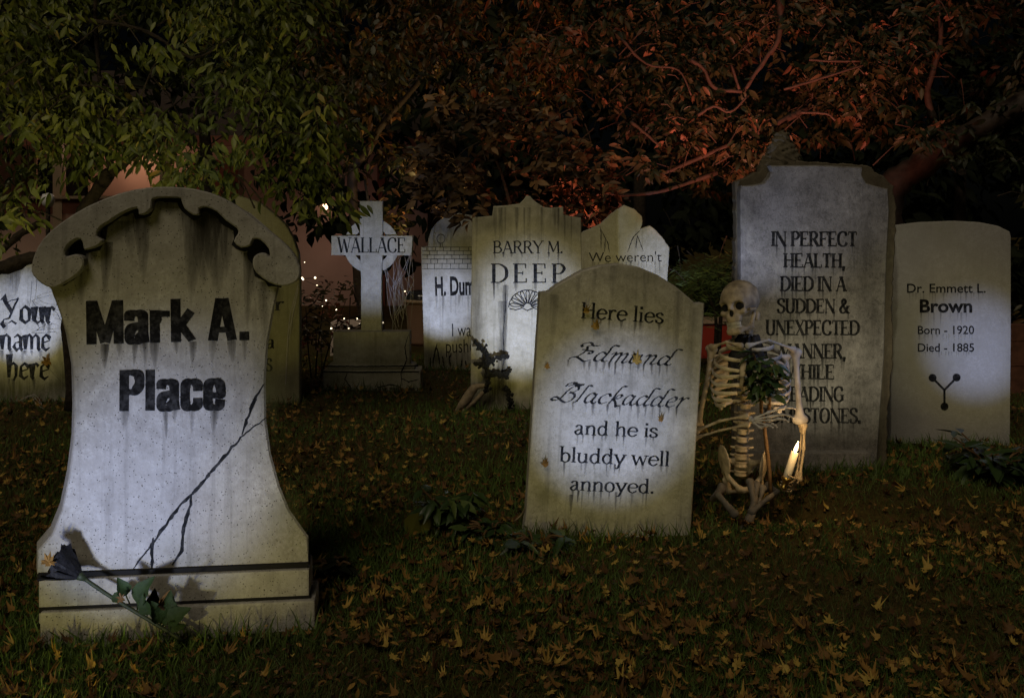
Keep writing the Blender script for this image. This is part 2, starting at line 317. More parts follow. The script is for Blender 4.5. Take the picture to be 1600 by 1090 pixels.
def glyph_strokes(font, ch):
    tab, tk, tn, mode, shear = FONTS[font]; w, code = tab[ch]; out = []; feet = []
    def width(kind):
        if mode == 'roman':
            if kind in 'kd': return lambda t: tk
            if kind in 'nbe': return lambda t: tn
            return lambda t: tn + (tk - tn) * abs(t.y) ** (1.1 if font == 'slab' else 1.7)
        if mode == 'rect':
            if kind == 'b': return lambda t: tn
            return lambda t: tk * abs(t.y) + tn * abs(t.x) if kind in 'KC' else (tk * (abs(t.y) ** .5))
        u = Vector((math.cos(R(38)), math.sin(R(38)))); vv = Vector((-u.y, u.x))
        sc = .55 if kind == 'b' else 1
        return lambda t: sc * math.sqrt((tk * (-t.y*u.x + t.x*u.y))**2 + (tn * (-t.y*vv.x + t.x*vv.y))**2)
    for part in filter(None, code.split(';')):
        k, pp = part.split(':'); pts = [tuple(map(float, q.split(','))) for q in pp.split()]
        if k == 's':
            x, y = pts[0]; out.append(('q', [(x - tk - .55, y), (x + tk + .55, y)], lambda t: .26)); continue
        if k == 'o':
            x, y = pts[0]; r = tk * 1.15
            out.append(('q', [(x, y - r), (x, y + r)], lambda t, r=r: r)); continue
        if k in 'KC': path = catmull([Vector(p) for p in pts], 6, k == 'C')
        else: path = [Vector(p) for p in pts]
        out.append((k, path, width(k)))
        if k in 'kn':
            for x, y in (pts[0], pts[-1]):
                if min(abs(y - q) for q in (0, 6.2, 10)) < .15:
                    s0 = (tk if k == 'k' else tn) + .6
                    yy = y + (.24 if y < 1 else -.24)
                    if font == 'slab': out.append(('q', [(x - s0, y + (.42 if y < 1 else -.42)), (x + s0, y + (.42 if y < 1 else -.42))], lambda t: .42)); continue
                    if y > 1 and font == 'typo' and y < 11: out.append(('q', [(x - s0, yy - .15), (x + s0 * .35, yy)], lambda t: .24))
                    else: out.append(('q', [(x - s0, yy), (x + s0, yy)], lambda t: .26))
        if k == 'e':
            x, y = pts[-1]; s = -1 if y > 5.5 else 1
            if 5 < y < 5.5: out.append(('q', [(x, y - .9), (x, y + .9)], lambda t: .26))
            else: out.append(('q', [(x, y - s*.2), (x, y + s*2.1)], lambda t: .3))
        for p in (path[0], path[-1]):
            if p[1] < .9 and k not in 'be': feet.append(p[0])
        if k in 'KC':
            m = min(path, key=lambda p: p[1])
            if m[1] < .9: feet.append(m[0])
    return w, out, feet
def lettering(st, text, font, p0, p1, cap, mb, drips=None, drip_len=.8, y=-.0012, wob=0.0, track=0.0):
    """letters between two photo points on the stone's face; cap = capital height in photo pixels"""
    a = Vector(st.loc(*p0)); b = Vector(st.loc(*p1)); up = (b - a).normalized()
    nrm = Vector((-up.y, up.x)); s = abs(st.loc(p0[0], p0[1] - cap)[1] - a.y) / 10
    shear = FONTS[font][4]
    adv = sum(FONTS[font][0][c][0] + track for c in text) - track; sx = (b - a).length / adv
    x = 0.0
    for c in text:
        w, strokes, feet = glyph_strokes(font, c)
        for i, (k, path, hw) in enumerate(strokes):
            pts = [Vector(q) for q in path]
            if font == 'script' or wob:
                dense = []
                for q, r in zip(pts, pts[1:]):
                    m = max(1, int((r - q).length / .8))
                    dense += [q.lerp(r, j / m) for j in range(m)]
                pts = dense + [pts[-1]]
                wv = wob or .12
                pts = [q + Vector((random.uniform(-wv, wv), random.uniform(-wv, wv))) for q in pts]
            tmp = MB(); stroke_sheet(pts, hw, tmp, 0, k == 'C')
            vv = []
            for (qx, _, qz) in tmp.v:
                if font == 'heavy' and k in 'db': qz = min(10, max(0, qz))
                g = a + up * ((x + qx + shear * qz) * sx) + nrm * (qz * s)
                vv.append((g.x, y - i * .00006, g.y))
            mb.add(vv, tmp.f)
        if drips is not None:
            for fx in feet:
                if random.random() < .85:
                    g = a + up * ((x + fx) * sx)
                    drips.append((g.x, g.y, s * random.uniform(1.0, 2.2), s * 10 * drip_len * random.uniform(.35, 1.25), random.uniform(.45, .85)))
        x += w + track
def drip_sheet(st, drips, name='drip_stain', m='wash', y=-.0007):
    """dark runs below letters: pointed strips that fade downward"""
    v = []; f = []; fade = []
    for i, (x, z, w, l, a) in enumerate(drips):
        yy = y - (i % 5) * .00006; n0 = len(v)
        for j in range(6):
            t = j / 5; hw = w * .5 * (1 - t ** 1.6) + w * .02; dx = math.sin(i * 1.7 + t * 3) * w * .08
            for sx in (-1, 0, 1):
                v.append((x + dx + sx * hw, yy, z - l * t)); fade.append((a * (1 - t) ** .8) * (1 if sx == 0 else .35))
        for j in range(5):
            for c in (0, 1):
                q = n0 + j*3 + c; f.append((q, q+1, q+4, q+3))
    me = mesh(name, v, f); at_ = me.attributes.new('fade', 'FLOAT', 'POINT'); at_.data.foreach_set('value', np.array(fade, np.float32))
    return link(name, me, M[m], st.root)
def patch_sheet(st, polys, name, m, y=-.0005):
    """grime patches: (centre px, rx px, ry px, strength) ellipses fading to their rim, ragged"""
    v = []; f = []; fade = []
    for i, (cx, cy, rx, ry, a) in enumerate(polys):
        n0 = len(v); x, z = st.loc(cx, cy); ex = st.loc(cx + rx, cy)[0] - x; ez = z - st.loc(cx, cy + ry)[1]
        v.append((x, y - i*.00004, z)); fade.append(a)
        for ring in (1, 2, 3):
            for k in range(20):
                an = k * math.pi / 10; rr = ring / 3 * (1 + .25 * math.sin(k * 2.3 + i) * (ring / 3))
                v.append((x + ex * rr * math.cos(an), y - i*.00004, z + ez * rr * math.sin(an))); fade.append(a * (1 - ring / 3) ** 1.0)
        for k in range(20):
            f.append((n0, n0+1+k, n0+1+(k+1) % 20))
            for ring in (0, 1):
                p = n0+1+ring*20; f.append((p+k, p+20+k, p+20+(k+1) % 20, p+(k+1) % 20))
    me = mesh(name, v, f); at_ = me.attributes.new('fade', 'FLOAT', 'POINT'); at_.data.foreach_set('value', np.array(fade, np.float32))
    return link(name, me, M[m], st.root)
def sans(st, text, p0, p1, cap, bold, mb, drips=None, drip_len=.8, y=-.0012):
    """plain sans letters from Blender's built-in face, fitted between two photo points"""
    cu = bpy.data.curves.new('t', 'FONT'); cu.body = text; cu.offset = bold; cu.resolution_u = 4
    o = bpy.data.objects.new('t', cu); COL.objects.link(o)
    dg = bpy.context.evaluated_depsgraph_get(); dg.update()
    me = bpy.data.meshes.new_from_object(o.evaluated_get(dg))
    V = np.array([tuple(q.co) for q in me.vertices]); Fc = [tuple(p.vertices) for p in me.polygons]
    bpy.data.objects.remove(o); bpy.data.curves.remove(cu); bpy.data.meshes.remove(me)
    a = Vector(st.loc(*p0)); b = Vector(st.loc(*p1)); up = (b - a).normalized(); nrm = Vector((-up.y, up.x))
    s = abs(st.loc(p0[0], p0[1] - cap)[1] - a.y) / .727
    x0, x1 = V[:, 0].min(), V[:, 0].max(); sx = (b - a).length / (x1 - x0)
    out = []
    for q in V:
        g = a + up * ((q[0] - x0) * sx) + nrm * (q[1] * s); out.append((g.x, y, g.y))
    mb.add(out, Fc)
    if drips is not None:
        n = max(4, int(len(text) * 1.6))
        for i in range(n):
            g = a.lerp(b, (i + random.random()) / n); drips.append((g.x, g.y, s * random.uniform(.06, .13), s * .72 * drip_len * random.uniform(.4, 1.3), random.uniform(.25, .6)))
class Stone:
    def __init__(s, name, label, cx, py, yaw=0, roll=0, pitch=0, Y=None, cat='headstone'):
        Y = Y or Yg(py); s.Y = Y
        s.root = empty(name, ((cx - CX) * Y / F, Y, 0), (0, 0, 0), label, cat)
        s.m = Matrix.Translation(s.root.location) @ Matrix.Rotation(R(yaw), 4, 'Z') @ Matrix.Rotation(R(roll), 4, 'Y') @ Matrix.Rotation(R(pitch), 4, 'X')
        s.root.rotation_euler = s.m.to_euler(); s.inv = s.m.inverted()
    def loc(s, px, py, y=0.0):
        o = s.inv @ Vector((0, 0, H0)); d = s.inv.to_3x3() @ Vector(((px - CX) / F, 1, -(py - HY) / F))
        t = (y - o.y) / d.y; p = o + d * t; return (p.x, p.z)
    def world(s, px, py, y=0.0):
        x, z = s.loc(px, py, y); return s.m @ Vector((x, y, z))
    def slab(s, pts, thick, name='slab', m='stone_white', y=0.0, bev=.005, smooth_pts=0, zmin=None, rough=0, back=(0, 0)):
        P = [Vector(s.loc(px, py, y)) for px, py in pts]
        if zmin is not None: P = [Vector((p.x, zmin if p.y < .03 else p.y)) for p in P]
        if smooth_pts: P = catmull(P, smooth_pts, True)
        if rough:
            Q = []
            for a, b in zip(P, P[1:] + P[:1]):
                n = max(1, int((b - a).length / .02)); Q += [a.lerp(b, j / n) + Vector((random.uniform(-rough, rough), random.uniform(-rough, rough))) for j in range(n)]
            P = Q
        area = sum(a.x*b.y - b.x*a.y for a, b in zip(P, P[1:] + P[:1]))
        if area < 0: P = P[::-1]
        n = len(P); c = sum(P, Vector((0, 0))) / n
        # front ring pulled in by the bevel along the corner normals
        inn = []
        for i in range(n):
            t = (P[(i+1) % n] - P[i-1]); t = t.normalized() if t.length > 1e-9 else Vector((1, 0))
            inn.append(P[i] + Vector((-t.y, t.x)) * bev)
        bm = bmesh.new()
        f0 = [bm.verts.new((p.x, y, p.y)) for p in inn]
        f1 = [bm.verts.new((p.x, y + bev, p.y)) for p in P]
        f2 = [bm.verts.new((p.x + back[0], y + thick, p.y + back[1])) for p in P]
        ff = bm.faces.new(f0); fb = bm.faces.new(f2[::-1])
        for A, B in ((f0, f1), (f1, f2)):
            for i in range(n): bm.faces.new((A[i], B[i], B[(i+1) % n], A[(i+1) % n]))
        ff.normal_update(); fb.normal_update()
        bmesh.ops.triangulate(bm, faces=[ff, fb], ngon_method='EAR_CLIP')
        bmesh.ops.recalc_face_normals(bm, faces=bm.faces)
        return link(name, bm_mesh(name, bm), M[m], s.root)
    def block(s, x0, x1, ytop, ybot, yf, thick, name, m, bev=.006, zmin=None):
        xa, zt = s.loc(x0, ytop, yf); xb, _ = s.loc(x1, ytop, yf); _, zb = s.loc(x0, ybot, yf)
        if zmin is not None: zb = zmin
        bm = bmesh.new(); bmesh.ops.create_cube(bm, size=1)
        for v in bm.verts: v.co = Vector(((xa+xb)/2 + v.co.x*(xb-xa), yf + thick/2 + v.co.y*thick, (zt+zb)/2 + v.co.z*(zt-zb)))
        bmesh.ops.bevel(bm, geom=list(bm.edges), offset=bev, segments=2, profile=.6, affect='EDGES')
        return link(name, bm_mesh(name, bm), M[m], s.root)
    def lines(s, polys, w, name, m='crack', y=-.001, taper=True, closed=False):
        mb = MB()
        for i, pl in enumerate(polys):
            P = [Vector(s.loc(*q)) for q in pl]; D = []
            for a, b in zip(P, P[1:]):
                n = max(1, int((b - a).length / .012)); D += [a.lerp(b, j / n) for j in range(n)]
            D.append(P[-1]); jit = w * .25
            if not closed: D = [D[0]] + [q + Vector((random.uniform(-jit, jit), random.uniform(-jit, jit))) for q in D[1:-1]] + [D[-1]]
            tmp = MB(); stroke_sheet(D, lambda t: w * .5, tmp, 0)
            if taper:
                n = len(D)
                for j in range(n):
                    k = .25 + .75 * min(1, 4 * min(j + .5, n - j - .5) / n) * (.45 + .95 * random.random())
                    for q in (j, j + n):
                        tmp.v[q] = (D[j].x + (tmp.v[q][0] - D[j].x) * k, 0, D[j].y + (tmp.v[q][2] - D[j].y) * k)
            mb.add([(a, y - i*.00005, c) for a, _, c in tmp.v], tmp.f)
        return mb.build(name, M[m], s.root)
def spot(loc, aim, w, deg, blend, col, rad=.012, name='spot_lamp'):
    d = bpy.data.lights.new(name, 'SPOT'); d.energy = w; d.spot_size = R(deg); d.spot_blend = blend; d.color = col; d.shadow_soft_size = rad
    o = bpy.data.objects.new(name, d); COL.objects.link(o); o.location = loc
    o.rotation_euler = (Vector(aim) - Vector(loc)).to_track_quat('-Z', 'Y').to_euler(); return o
BLUE, YEL = (.47, .57, 1.0), (1.0, .85, .22)
GAIN = 7.0
def uplight(st, px, py, w, deg, yel=.35, ydeg=None, dist=.8, side=0.0, z=.1, blend=.55, rad=.012):
    """a pair of garden LED beams: cold core and yellow fringe"""
    aim = st.world(px, py); loc = Vector((aim.x + side, aim.y - dist, z))
    spot(loc, aim, w * GAIN, deg, blend, BLUE, rad)
    spot(loc + Vector((.01, 0, 0)), aim, w * GAIN * yel * .8, (ydeg or deg * 1.9) * .8, .9, YEL)
# ------------------------------------------------------------------ headstones
LIGHTS = []
# 1 big speckled stone, front left
s1 = Stone('headstone', 'large speckled grey headstone with scrolled arch top and black two-line name, rose at its foot', 272, 985, yaw=7)
body = [(81.5,455),(95,490.6),(105,524.6),(113.7,575),(115.4,637),(114,686.5),(107,743),(96,795.6),(81,833),(58.5,860),(57.6,900),(482,884),(481.5,838),(470,822),(451.5,795.6),(436.4,758),(423,709),(415.7,656),(414.8,592),(419,535),(427.7,487),(436,448),
        (452,430),(450,390),(420,358),(390,332),(340,308),(271,298),(190,306),(140,330),(98,360),(68,400),(66,430)]
s1.slab(body, .085, 'slab', 'stone_speckled', back=(-.03, 0), bev=.006)
scroll = [(81.5,450),(64.5,443),(51,429.5),(49,416),(54.3,395.6),(68,372),(95,348),(135.8,322.6),(186.7,302),(231,293),(271.6,292),(305.5,295.5),(339.4,305.6),(373.4,324),(407,350),(438,375),(458,395.6),(468.4,416),(467.8,433),(458,443),(441,447),(421,441.4),(400.5,426),(394.8,412.6),(397,400.7),(407.3,395),(415.8,397.3),(421,401.4),(420,388.8),(407.3,375),(395.5,373.5),(391,383),(376.8,387),(365,377),(371.7,365),(370,356.6),(353,344.7),(339.4,331),(322.5,323.6),(311,326),(310.6,334.5),(302,336),(288.5,326),(283.4,314),(278.3,309),(244.4,309),(237.6,314),(236,326),(225.7,334.5),(216.6,334.5),(213.8,324.3),(190,332.8),(169.7,346.4),(156,354.9),(151,368.4),(159.5,375),(152.7,383.7),(132.4,390.5),(129.5,382),(125.6,373.5),(115.4,375),(105,383.7),(101,394),(103.5,400.7),(115.4,397.3),(127.3,400.7),(130.7,409),(127.3,421),(112,434.6),(95,444.8)]
s1.slab(scroll, .042, 'scroll_moulding', 'stone_speckled', y=-.04, bev=.004, smooth_pts=2)
s1.block(60, 483, 907, 975, -.03, .14, 'plinth_step', 'stone_speckled')
s1.block(62, 492, 957, 1010, -.05, .18, 'plinth', 'stone_speckled', zmin=-.05)
g = MB()
for (xa, xb, yc, yf) in ((58, 482, 901, -.012), (61, 485, 953, -.0315)):
    a = s1.loc(xa, yc, yf); b = s1.loc(xb, yc - 18, yf)
    g.box(a[0], b[0], yf, .06, a[1] - .0085, a[1] + .0085)
g.build('groove', M['groove'], s1.root)
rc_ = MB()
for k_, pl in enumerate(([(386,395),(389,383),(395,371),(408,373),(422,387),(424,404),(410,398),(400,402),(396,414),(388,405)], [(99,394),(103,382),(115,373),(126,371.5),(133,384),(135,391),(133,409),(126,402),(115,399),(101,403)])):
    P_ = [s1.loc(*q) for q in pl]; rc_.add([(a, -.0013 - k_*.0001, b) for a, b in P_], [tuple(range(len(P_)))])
rc_.build('painted_curl_shade', M['groove'], s1.root)  # flat black patches on the slab, painting the shade inside the curls
s1.lines([[(x_, y_ + 2.5) for x_, y_ in scroll[27:-10] if True]], .017, 'painted_shadow_line', 'groove', y=-.0015, taper=False)  # shadow of the moulding's inner edge, painted on the slab
s1.lines([[(94,446),(112,437),(127,424),(131,412)],[(396,414),(402,428),(421,443),(440,448)]], .013, 'painted_shadow_line', 'groove', y=-.0016)  # same painted shadow below the two end curls
ins = MB(); dr = []
lettering(s1, 'Mark A.', 'heavy', (134, 538), (390, 531), 68, ins, dr, .55)
lettering(s1, 'Place', 'heavy', (186, 642), (352, 639), 64, ins, dr, .75)
ins.build('inscription', M['ink'], s1.root)
for (px, py, wpx, lpx, a) in [(205,330,30,75,.5),(222,337,26,110,.75),(300,332,36,150,.75),(322,328,50,120,.85),(338,332,46,140,.8),(352,345,26,90,.7),(165,378,20,90,.7),(140,392,26,40,.6),(262,312,50,26,.6),(395,390,30,80,.6),(388,395,18,130,.6),(128,420,24,60,.55),(412,440,20,110,.4),(435,450,14,60,.4),(180,345,60,40,.4),(246,312,14,60,.3),(282,316,12,80,.3)]:
    x, z = s1.loc(px, py); w = s1.loc(px + wpx, py)[0] - x; dr.append((x, z, w, lpx * s1.Y / F, min(.95, a*1.2)))
drip_sheet(s1, dr, 'drip_stain', 'wash_brown')
s1.lines([[(205,891),(240.8,844.5),(278.4,792),(301,771),(320,748.6),(350,713),(380,679),(415.7,652.7)],[(378,679),(387.5,649),(400,620),(412,600)],[(301,768),(296,795),(288,822),(286,844.5),(284,859.6),(269,882)],[(239,840),(238,865),(237,890)]], .0095, 'crack')
patch_sheet(s1, [(440,890,60,16,.5),(330,895,100,10,.4),(420,600,30,80,.3),(450,800,40,50,.25)], 'grime_patch', 'moss_wash', y=-.0004)

# 2 white leaning stone in the middle
s2 = Stone('headstone', 'white leaning headstone with low arched top and dark five-line verse, fallen leaves stuck on it', 953, 838, yaw=5, roll=3.7)
o2 = [(816,850),(822,807),(844.3,457),(858,455.9),(861,453),(870,446),(880,440),(910,423),(939,414.8),(969,411.4),(998.4,417),(1028,429.5),(1057.5,448.5),(1082,469.5),(1087,474.5),(1101,473.9),(1078.6,845.3),(1078,870),(816,870)]
s2.slab(o2, .075, 'slab', 'stone_white', back=(-.0, 0), bev=.005)
ins = MB(); dr = []
lettering(s2, 'Here lies', 'typo', (907, 496.5), (1037, 505), 25, ins, dr, .8, wob=.09)
lettering(s2, 'Edmund', 'script', (893, 562), (1047, 571), 27, ins, dr, .9)
lettering(s2, 'Blackadder', 'script', (868, 627), (1070, 637), 29, ins, dr, .9)
lettering(s2, 'and he is', 'typo', (896, 678), (1028, 683), 23, ins, dr, .9, wob=.09)
lettering(s2, 'bluddy well', 'typo', (873, 721), (1046, 728), 24, ins, dr, 1.0, wob=.09)
lettering(s2, 'annoyed.', 'typo', (889, 765), (1022, 770.5), 23, ins, dr, 1.6, wob=.09)
ins.build('inscription', M['ink_thin'], s2.root)
for (px, py, wpx, lpx, a) in [(893,772,6,38,.85),(866,460,14,130,.25),(905,430,10,90,.2),(960,415,12,80,.25),(1010,425,10,100,.2),(1060,455,14,150,.25),(930,420,8,70,.25),(1085,480,14,200,.2)]:
    x, z = s2.loc(px, py); w = s2.loc(px + wpx, py)[0] - x; dr.append((x, z, w, lpx * s2.Y / F, a))
drip_sheet(s2, dr)
patch_sheet(s2, [(850,775,30,30,.3),(1010,430,80,20,.2),(860,480,25,40,.15),(1070,600,30,90,.15),(960,812,120,22,.2)], 'moss_stain', 'moss_wash')

# 3 tall grey stone right with rough backing
s3 = Stone('headstone', 'tall mottled grey headstone with notched shoulders and nine-line black verse, behind the skeleton', 1272, 738, yaw=2)
s3.slab([(1148,760),(1150,285),(1168,275),(1186,268),(1196,255),(1215,250),(1355,258),(1375,272),(1396,290),(1401,325),(1399,380),(1394,480),(1396,560),(1388,640),(1386,738),(1386,760)], .07, 'backing', 'stone_rim', y=.075, rough=.005, bev=.006)
def lump_f(X, Y, Z):
    d = sd_ell(X, Y, Z, (0,0,0), (.088,.06,.085)); d = smin(d, sd_ell(X, Y, Z, (.0,0,.07), (.048,.042,.075)), .03); d = smin(d, sd_ell(X, Y, Z, (-.07,0,-.05), (.06,.05,.05)), .03)
    return d + .007*np.sin(X*95 + 2*np.sin(Z*60))*np.sin(Z*110 + Y*70) + .005*np.sin(X*210 + Z*170)*np.sin(Y*190 - Z*120)
V_, F_ = surface_nets(lump_f, (-.15,-.08,-.12), (.11,.08,.17), .007)
o = link('rough_finial', mesh('rough_finial', V_, F_), M['stone_rim'], s3.root, True); fx_, fz_ = s3.loc(1222, 250, .13); o.location = (fx_, .13, fz_)
o3 = [(1158,760),(1158,400),(1157,300),(1159,290),(1178,289),(1195,285),(1203,276),(1206.5,268),(1205,258.5),(1280,258),(1347,261),(1347,274),(1354,286),(1370,291),(1388,295),(1390,330),(1386,400),(1384,470),(1382,560),(1376,640),(1371,715),(1369,760)]
s3.slab(o3, .07, 'slab', 'stone_grey', bev=.006)
s3.block(1166, 1361, 708, 752, -.06, .1, 'plinth', 'stone_grey', zmin=-.05)
ins = MB(); dr = []
for tx, xa, xb, yb, cp in [('IN PERFECT',1205,1339,384.5,23),('HEALTH,',1224,1321,418,22.5),('DIED IN A',1219,1322,454.5,23),('SUDDEN &',1214,1327,488.6,22),('UNEXPECTED',1196,1343,523,23),('MANNER,',1217,1322,559.6,23),('WHILE',1229,1304,592,23),('READING',1219,1318.5,626.5,23),('TOMBSTONES.',1189,1345,660,23)]:
    lettering(s3, tx, 'slab', (xa, yb), (xb, yb + .5), cp, ins, dr, 1.0, wob=.05)
ins.build('inscription', M['ink'], s3.root)
drip_sheet(s3, dr)
patch_sheet(s3, [(1350,400,35,120,.35),(1340,640,50,70,.4),(1300,690,70,30,.35),(1180,330,25,40,.25),(1365,520,20,60,.4)], 'grime_patch', 'wash_brown')

# 4 smooth stone far right
s4 = Stone('headstone', 'smooth grey headstone with name, born and died dates and a three-armed dotted symbol', 1482, 694, yaw=-1)
s4.slab([(1392,720),(1394,420),(1395,356),(1400,352),(1440,347),(1490,345),(1530,347),(1560,353),(1578,362),(1580,370),(1580,520),(1578,720)], .07, 'slab', 'stone_plain', bev=.004)
ins = MB(); dr = []
sans(s4, 'Dr. Emmett L.', (1417, 457), (1540, 457), 14.5, .012, ins, dr, 1.6)
sans(s4, 'Brown', (1437, 487.5), (1519, 487.5), 20.5, .03, ins, dr, 1.6)
sans(s4, 'Born - 1920', (1434, 521.6), (1522, 521.6), 13.3, .012, ins, dr, 1.2)
sans(s4, 'Died - 1885', (1434, 549), (1522, 549), 13.3, .012, ins, dr, .8)
ins.build('inscription', M['ink'], s4.root)
mb = MB(); L = [Vector(s4.loc(*q)) for q in ((1457,590),(1494.6,589.5),(1475.6,634.7),(1475.6,609))]
k = s4.Y / F
for i, p in enumerate(L[:3]):
    mb.add([(p.x + 6.2*k*math.cos(a*math.pi/10), -.0014 - i*.00005, p.y + 6.2*k*math.sin(a*math.pi/10)) for a in range(20)], [tuple(range(20))])
    stroke_sheet([p, L[3]], lambda t: 1.7*k, mb, -.0012 - i*.00004)
mb.build('symbol', M['ink'], s4.root)
drip_sheet(s4, dr)

# 5 grey stone with scalloped peak and shell
s5 = Stone('headstone', 'broad cream headstone with stepped peaked top, shell emblem and two lines of spaced capitals', 822, 641, yaw=1)
s5.slab([(735,660),(736,500),(738,340),(769,337),(771,322),(790,321),(812,318),(819,311),(823,305),(829,307),(833,312),(841,318),(849,323),(858,325),(880,323),(881,336),(908,340),(910,500),(909,660)], .08, 'slab', 'stone_cream', bev=.005)
ins = MB(); dr = []
lettering(s5, 'BARRY M.', 'typo', (770, 395.5), (880, 395.5), 19, ins, dr, 1.2)
lettering(s5, 'DEEP', 'serif', (767, 441.8), (884, 441.8), 30, ins, dr, 1.0, track=2.2)
ins.build('inscription', M['ink_thin'], s5.root)
sh = []
for i in range(9):
    a = R(8 + i * 20.5); ca, sa = math.cos(a), math.sin(a)
    P = lambda r, o: (824.4 + r * math.cos(a + o) * 1.05, 479 - r * math.sin(a + o) * .95)
    sh.append([P(5, .1), P(14, .12), P(22, .12), P(26, .06), P(27, 0), P(26, -.06), P(22, -.12), P(14, -.12), P(5, -.1)])
sh.append([(824.4 + 29*math.cos(R(x))*1.02, 480 - 29*math.sin(R(x))*.93) for x in range(0, 181, 12)])
sh.append([(796, 482), (806, 484), (815, 481), (824, 485), (834, 481), (843, 484), (853, 482)])
s5.lines(sh, .006, 'shell_emblem', taper=False)
for (px, py, wpx, lpx, a) in [(790,445,9,150,.8),(786,470,14,140,.5)]:
    x, z = s5.loc(px, py); w = s5.loc(px + wpx, py)[0] - x; dr.append((x, z, w, lpx * s5.Y / F, a))
for i in range(16):
    px = random.uniform(742, 905); x, z = s5.loc(px, 336 if not 771 < px < 880 else 324); dr.append((x, z, .02*random.uniform(.5, 1.6), random.uniform(.1, .4), random.uniform(.2, .5)))
drip_sheet(s5, dr)
patch_sheet(s5, [(783,600,16,40,.8),(784,560,9,60,.6),(745,500,14,110,.4),(880,350,40,30,.35),(770,350,40,20,.3)], 'grime_patch', 'wash_brown')
patch_sheet(s5, [(770,610,40,40,.8),(850,600,40,40,.6)], 'moss_stain', 'moss_wash', y=-.0003)
s5.lines([[(789,440),(790,480),(786,520),(788,560),(781,600)]], .006, 'crack')

# 6 arched stone with painted brick course
s6 = Stone('headstone', 'arched white headstone with drawn brick course and egg outline, half hidden by the shell stone', 718, 577, yaw=1)
s6.slab([(664,600),(661,500),(658,386),(668.5,384.5),(669.5,372),(674,358),(684,346),(700,336),(717,333),(740,337),(760,350),(770,368),(772,384),(784,386),(782,500),(780,600)], .07, 'slab', 'stone_white', bev=.004)
ins = MB(); dr = []
sans(s6, 'H. Dum', (680, 461), (741, 459.5), 29, .035, ins, dr, 1.2)
sans(s6, 'I wa', (706.5, 525.5), (736, 525), 21.5, -.004, ins, dr, .8)
sans(s6, 'pushe', (697, 551), (742, 550), 22, -.004, ins, dr, .9)
ins.build('inscription', M['ink'], s6.root)
br = []
ys = [386, 391.6, 398, 404.5, 411.7, 419.8]
for q in ys: br.append([(659.5, q), (738, q)])
for r in range(5):
    for j in range(7):
        px = 666 + j * 13 + (6 if r % 2 else 0) + random.uniform(-2, 2)
        if px < 738: br.append([(px, ys[r]), (px, ys[r+1])])
br.append([(689 + 6.2*math.cos(R(a)), 373 - 7*math.sin(R(a))) for a in range(0, 361, 20)])
br += [[(688,380),(688,386)],[(691,380),(692,386)]]
s6.lines(br, .0042, 'brick_drawing', taper=False)
s6.lines([[(676,572),(679,552),(683,536)],[(688,572),(685,555),(682,540)],[(694,572),(691,556)],[(673,574),(672,558)],[(704,574),(702,560),(705,552)],[(720,574),(722,562)],[(730,574),(727,563)]], .012, 'reed_drawing', 'moss_dark' if 'moss_dark' in M else 'crack')
drip_sheet(s6, dr)
patch_sheet(s6, [(680,560,30,30,.6),(720,570,40,20,.5)], 'moss_stain', 'moss_wash', y=-.0004)

# 7 broken pointed stone
s7 = Stone('headstone', 'broken headstone with two jagged points and drawn cracks, behind the white leaning stone', 975, 600, yaw=0)
s7.slab([(897,620),(897,372),(912,361.6),(937.5,350.6),(951.6,336.6),(963,328),(975,320),(990.6,326),(1003,338),(1004,345),(1003,350.6),(1000,358),(1004,356),(1015.6,352.5),(1022,357),(1028,363),(1034,370),(1040.6,379),(1046,386.6),(1045,410),(1043,433),(1040,620)], .07, 'slab', 'stone_cream', bev=.004, rough=.002)
ins = MB(); dr = []
sans(s7, "We weren't", (920, 409.5), (1034, 408.5), 16, -.006, ins, dr, 1.5)
ins.build('inscription', M['ink'], s7.root)
z5 = lambda q: [(900 + a / 6.4, 310 + b / 6.4) for a, b in q]
s7.lines([z5([(240,275),(250,340),(250,500)]), z5([(245,300),(295,400),(285,535)]), z5([(295,400),(320,450),(335,540)]), z5([(650,310),(600,360),(570,390),(515,540)]), z5([(612,370),(600,500)]), z5([(612,365),(640,440),(675,525)])], .006, 'crack')
drip_sheet(s7, dr)

# 8 stone at the left edge with blackletter
s8 = Stone('headstone', 'pale headstone with three lines of blackletter at the left edge, below the dark limb', 30, 628, yaw=3)
s8.slab([(-60,650),(-58,450),(-50,425),(-20,410),(20,405),(60,410),(90,425),(108,450),(112,500),(115,650)], .07, 'slab', 'stone_white', bev=.004)
ins = MB(); dr = []
lettering(s8, 'Your', 'black', (-1, 503), (86, 505), 40, ins, dr, .6)
lettering(s8, 'name', 'black', (0, 547), (80, 547), 38, ins, dr, .6)
lettering(s8, 'here', 'black', (10, 591), (78, 592), 38, ins, dr, .6)
ins.build('inscription', M['ink_thin'], s8.root)
for (px, py, wpx, lpx, a) in [(14,410,40,80,.5),(25,412,20,60,.5)]:
    x, z = s8.loc(px, py); w = s8.loc(px + wpx, py)[0] - x; dr.append((x, z, w, lpx * s8.Y / F, a))
drip_sheet(s8, dr)
patch_sheet(s8, [(20,610,90,40,.8),(100,590,30,50,.6)], 'moss_stain', 'moss_wash', y=-.0004)

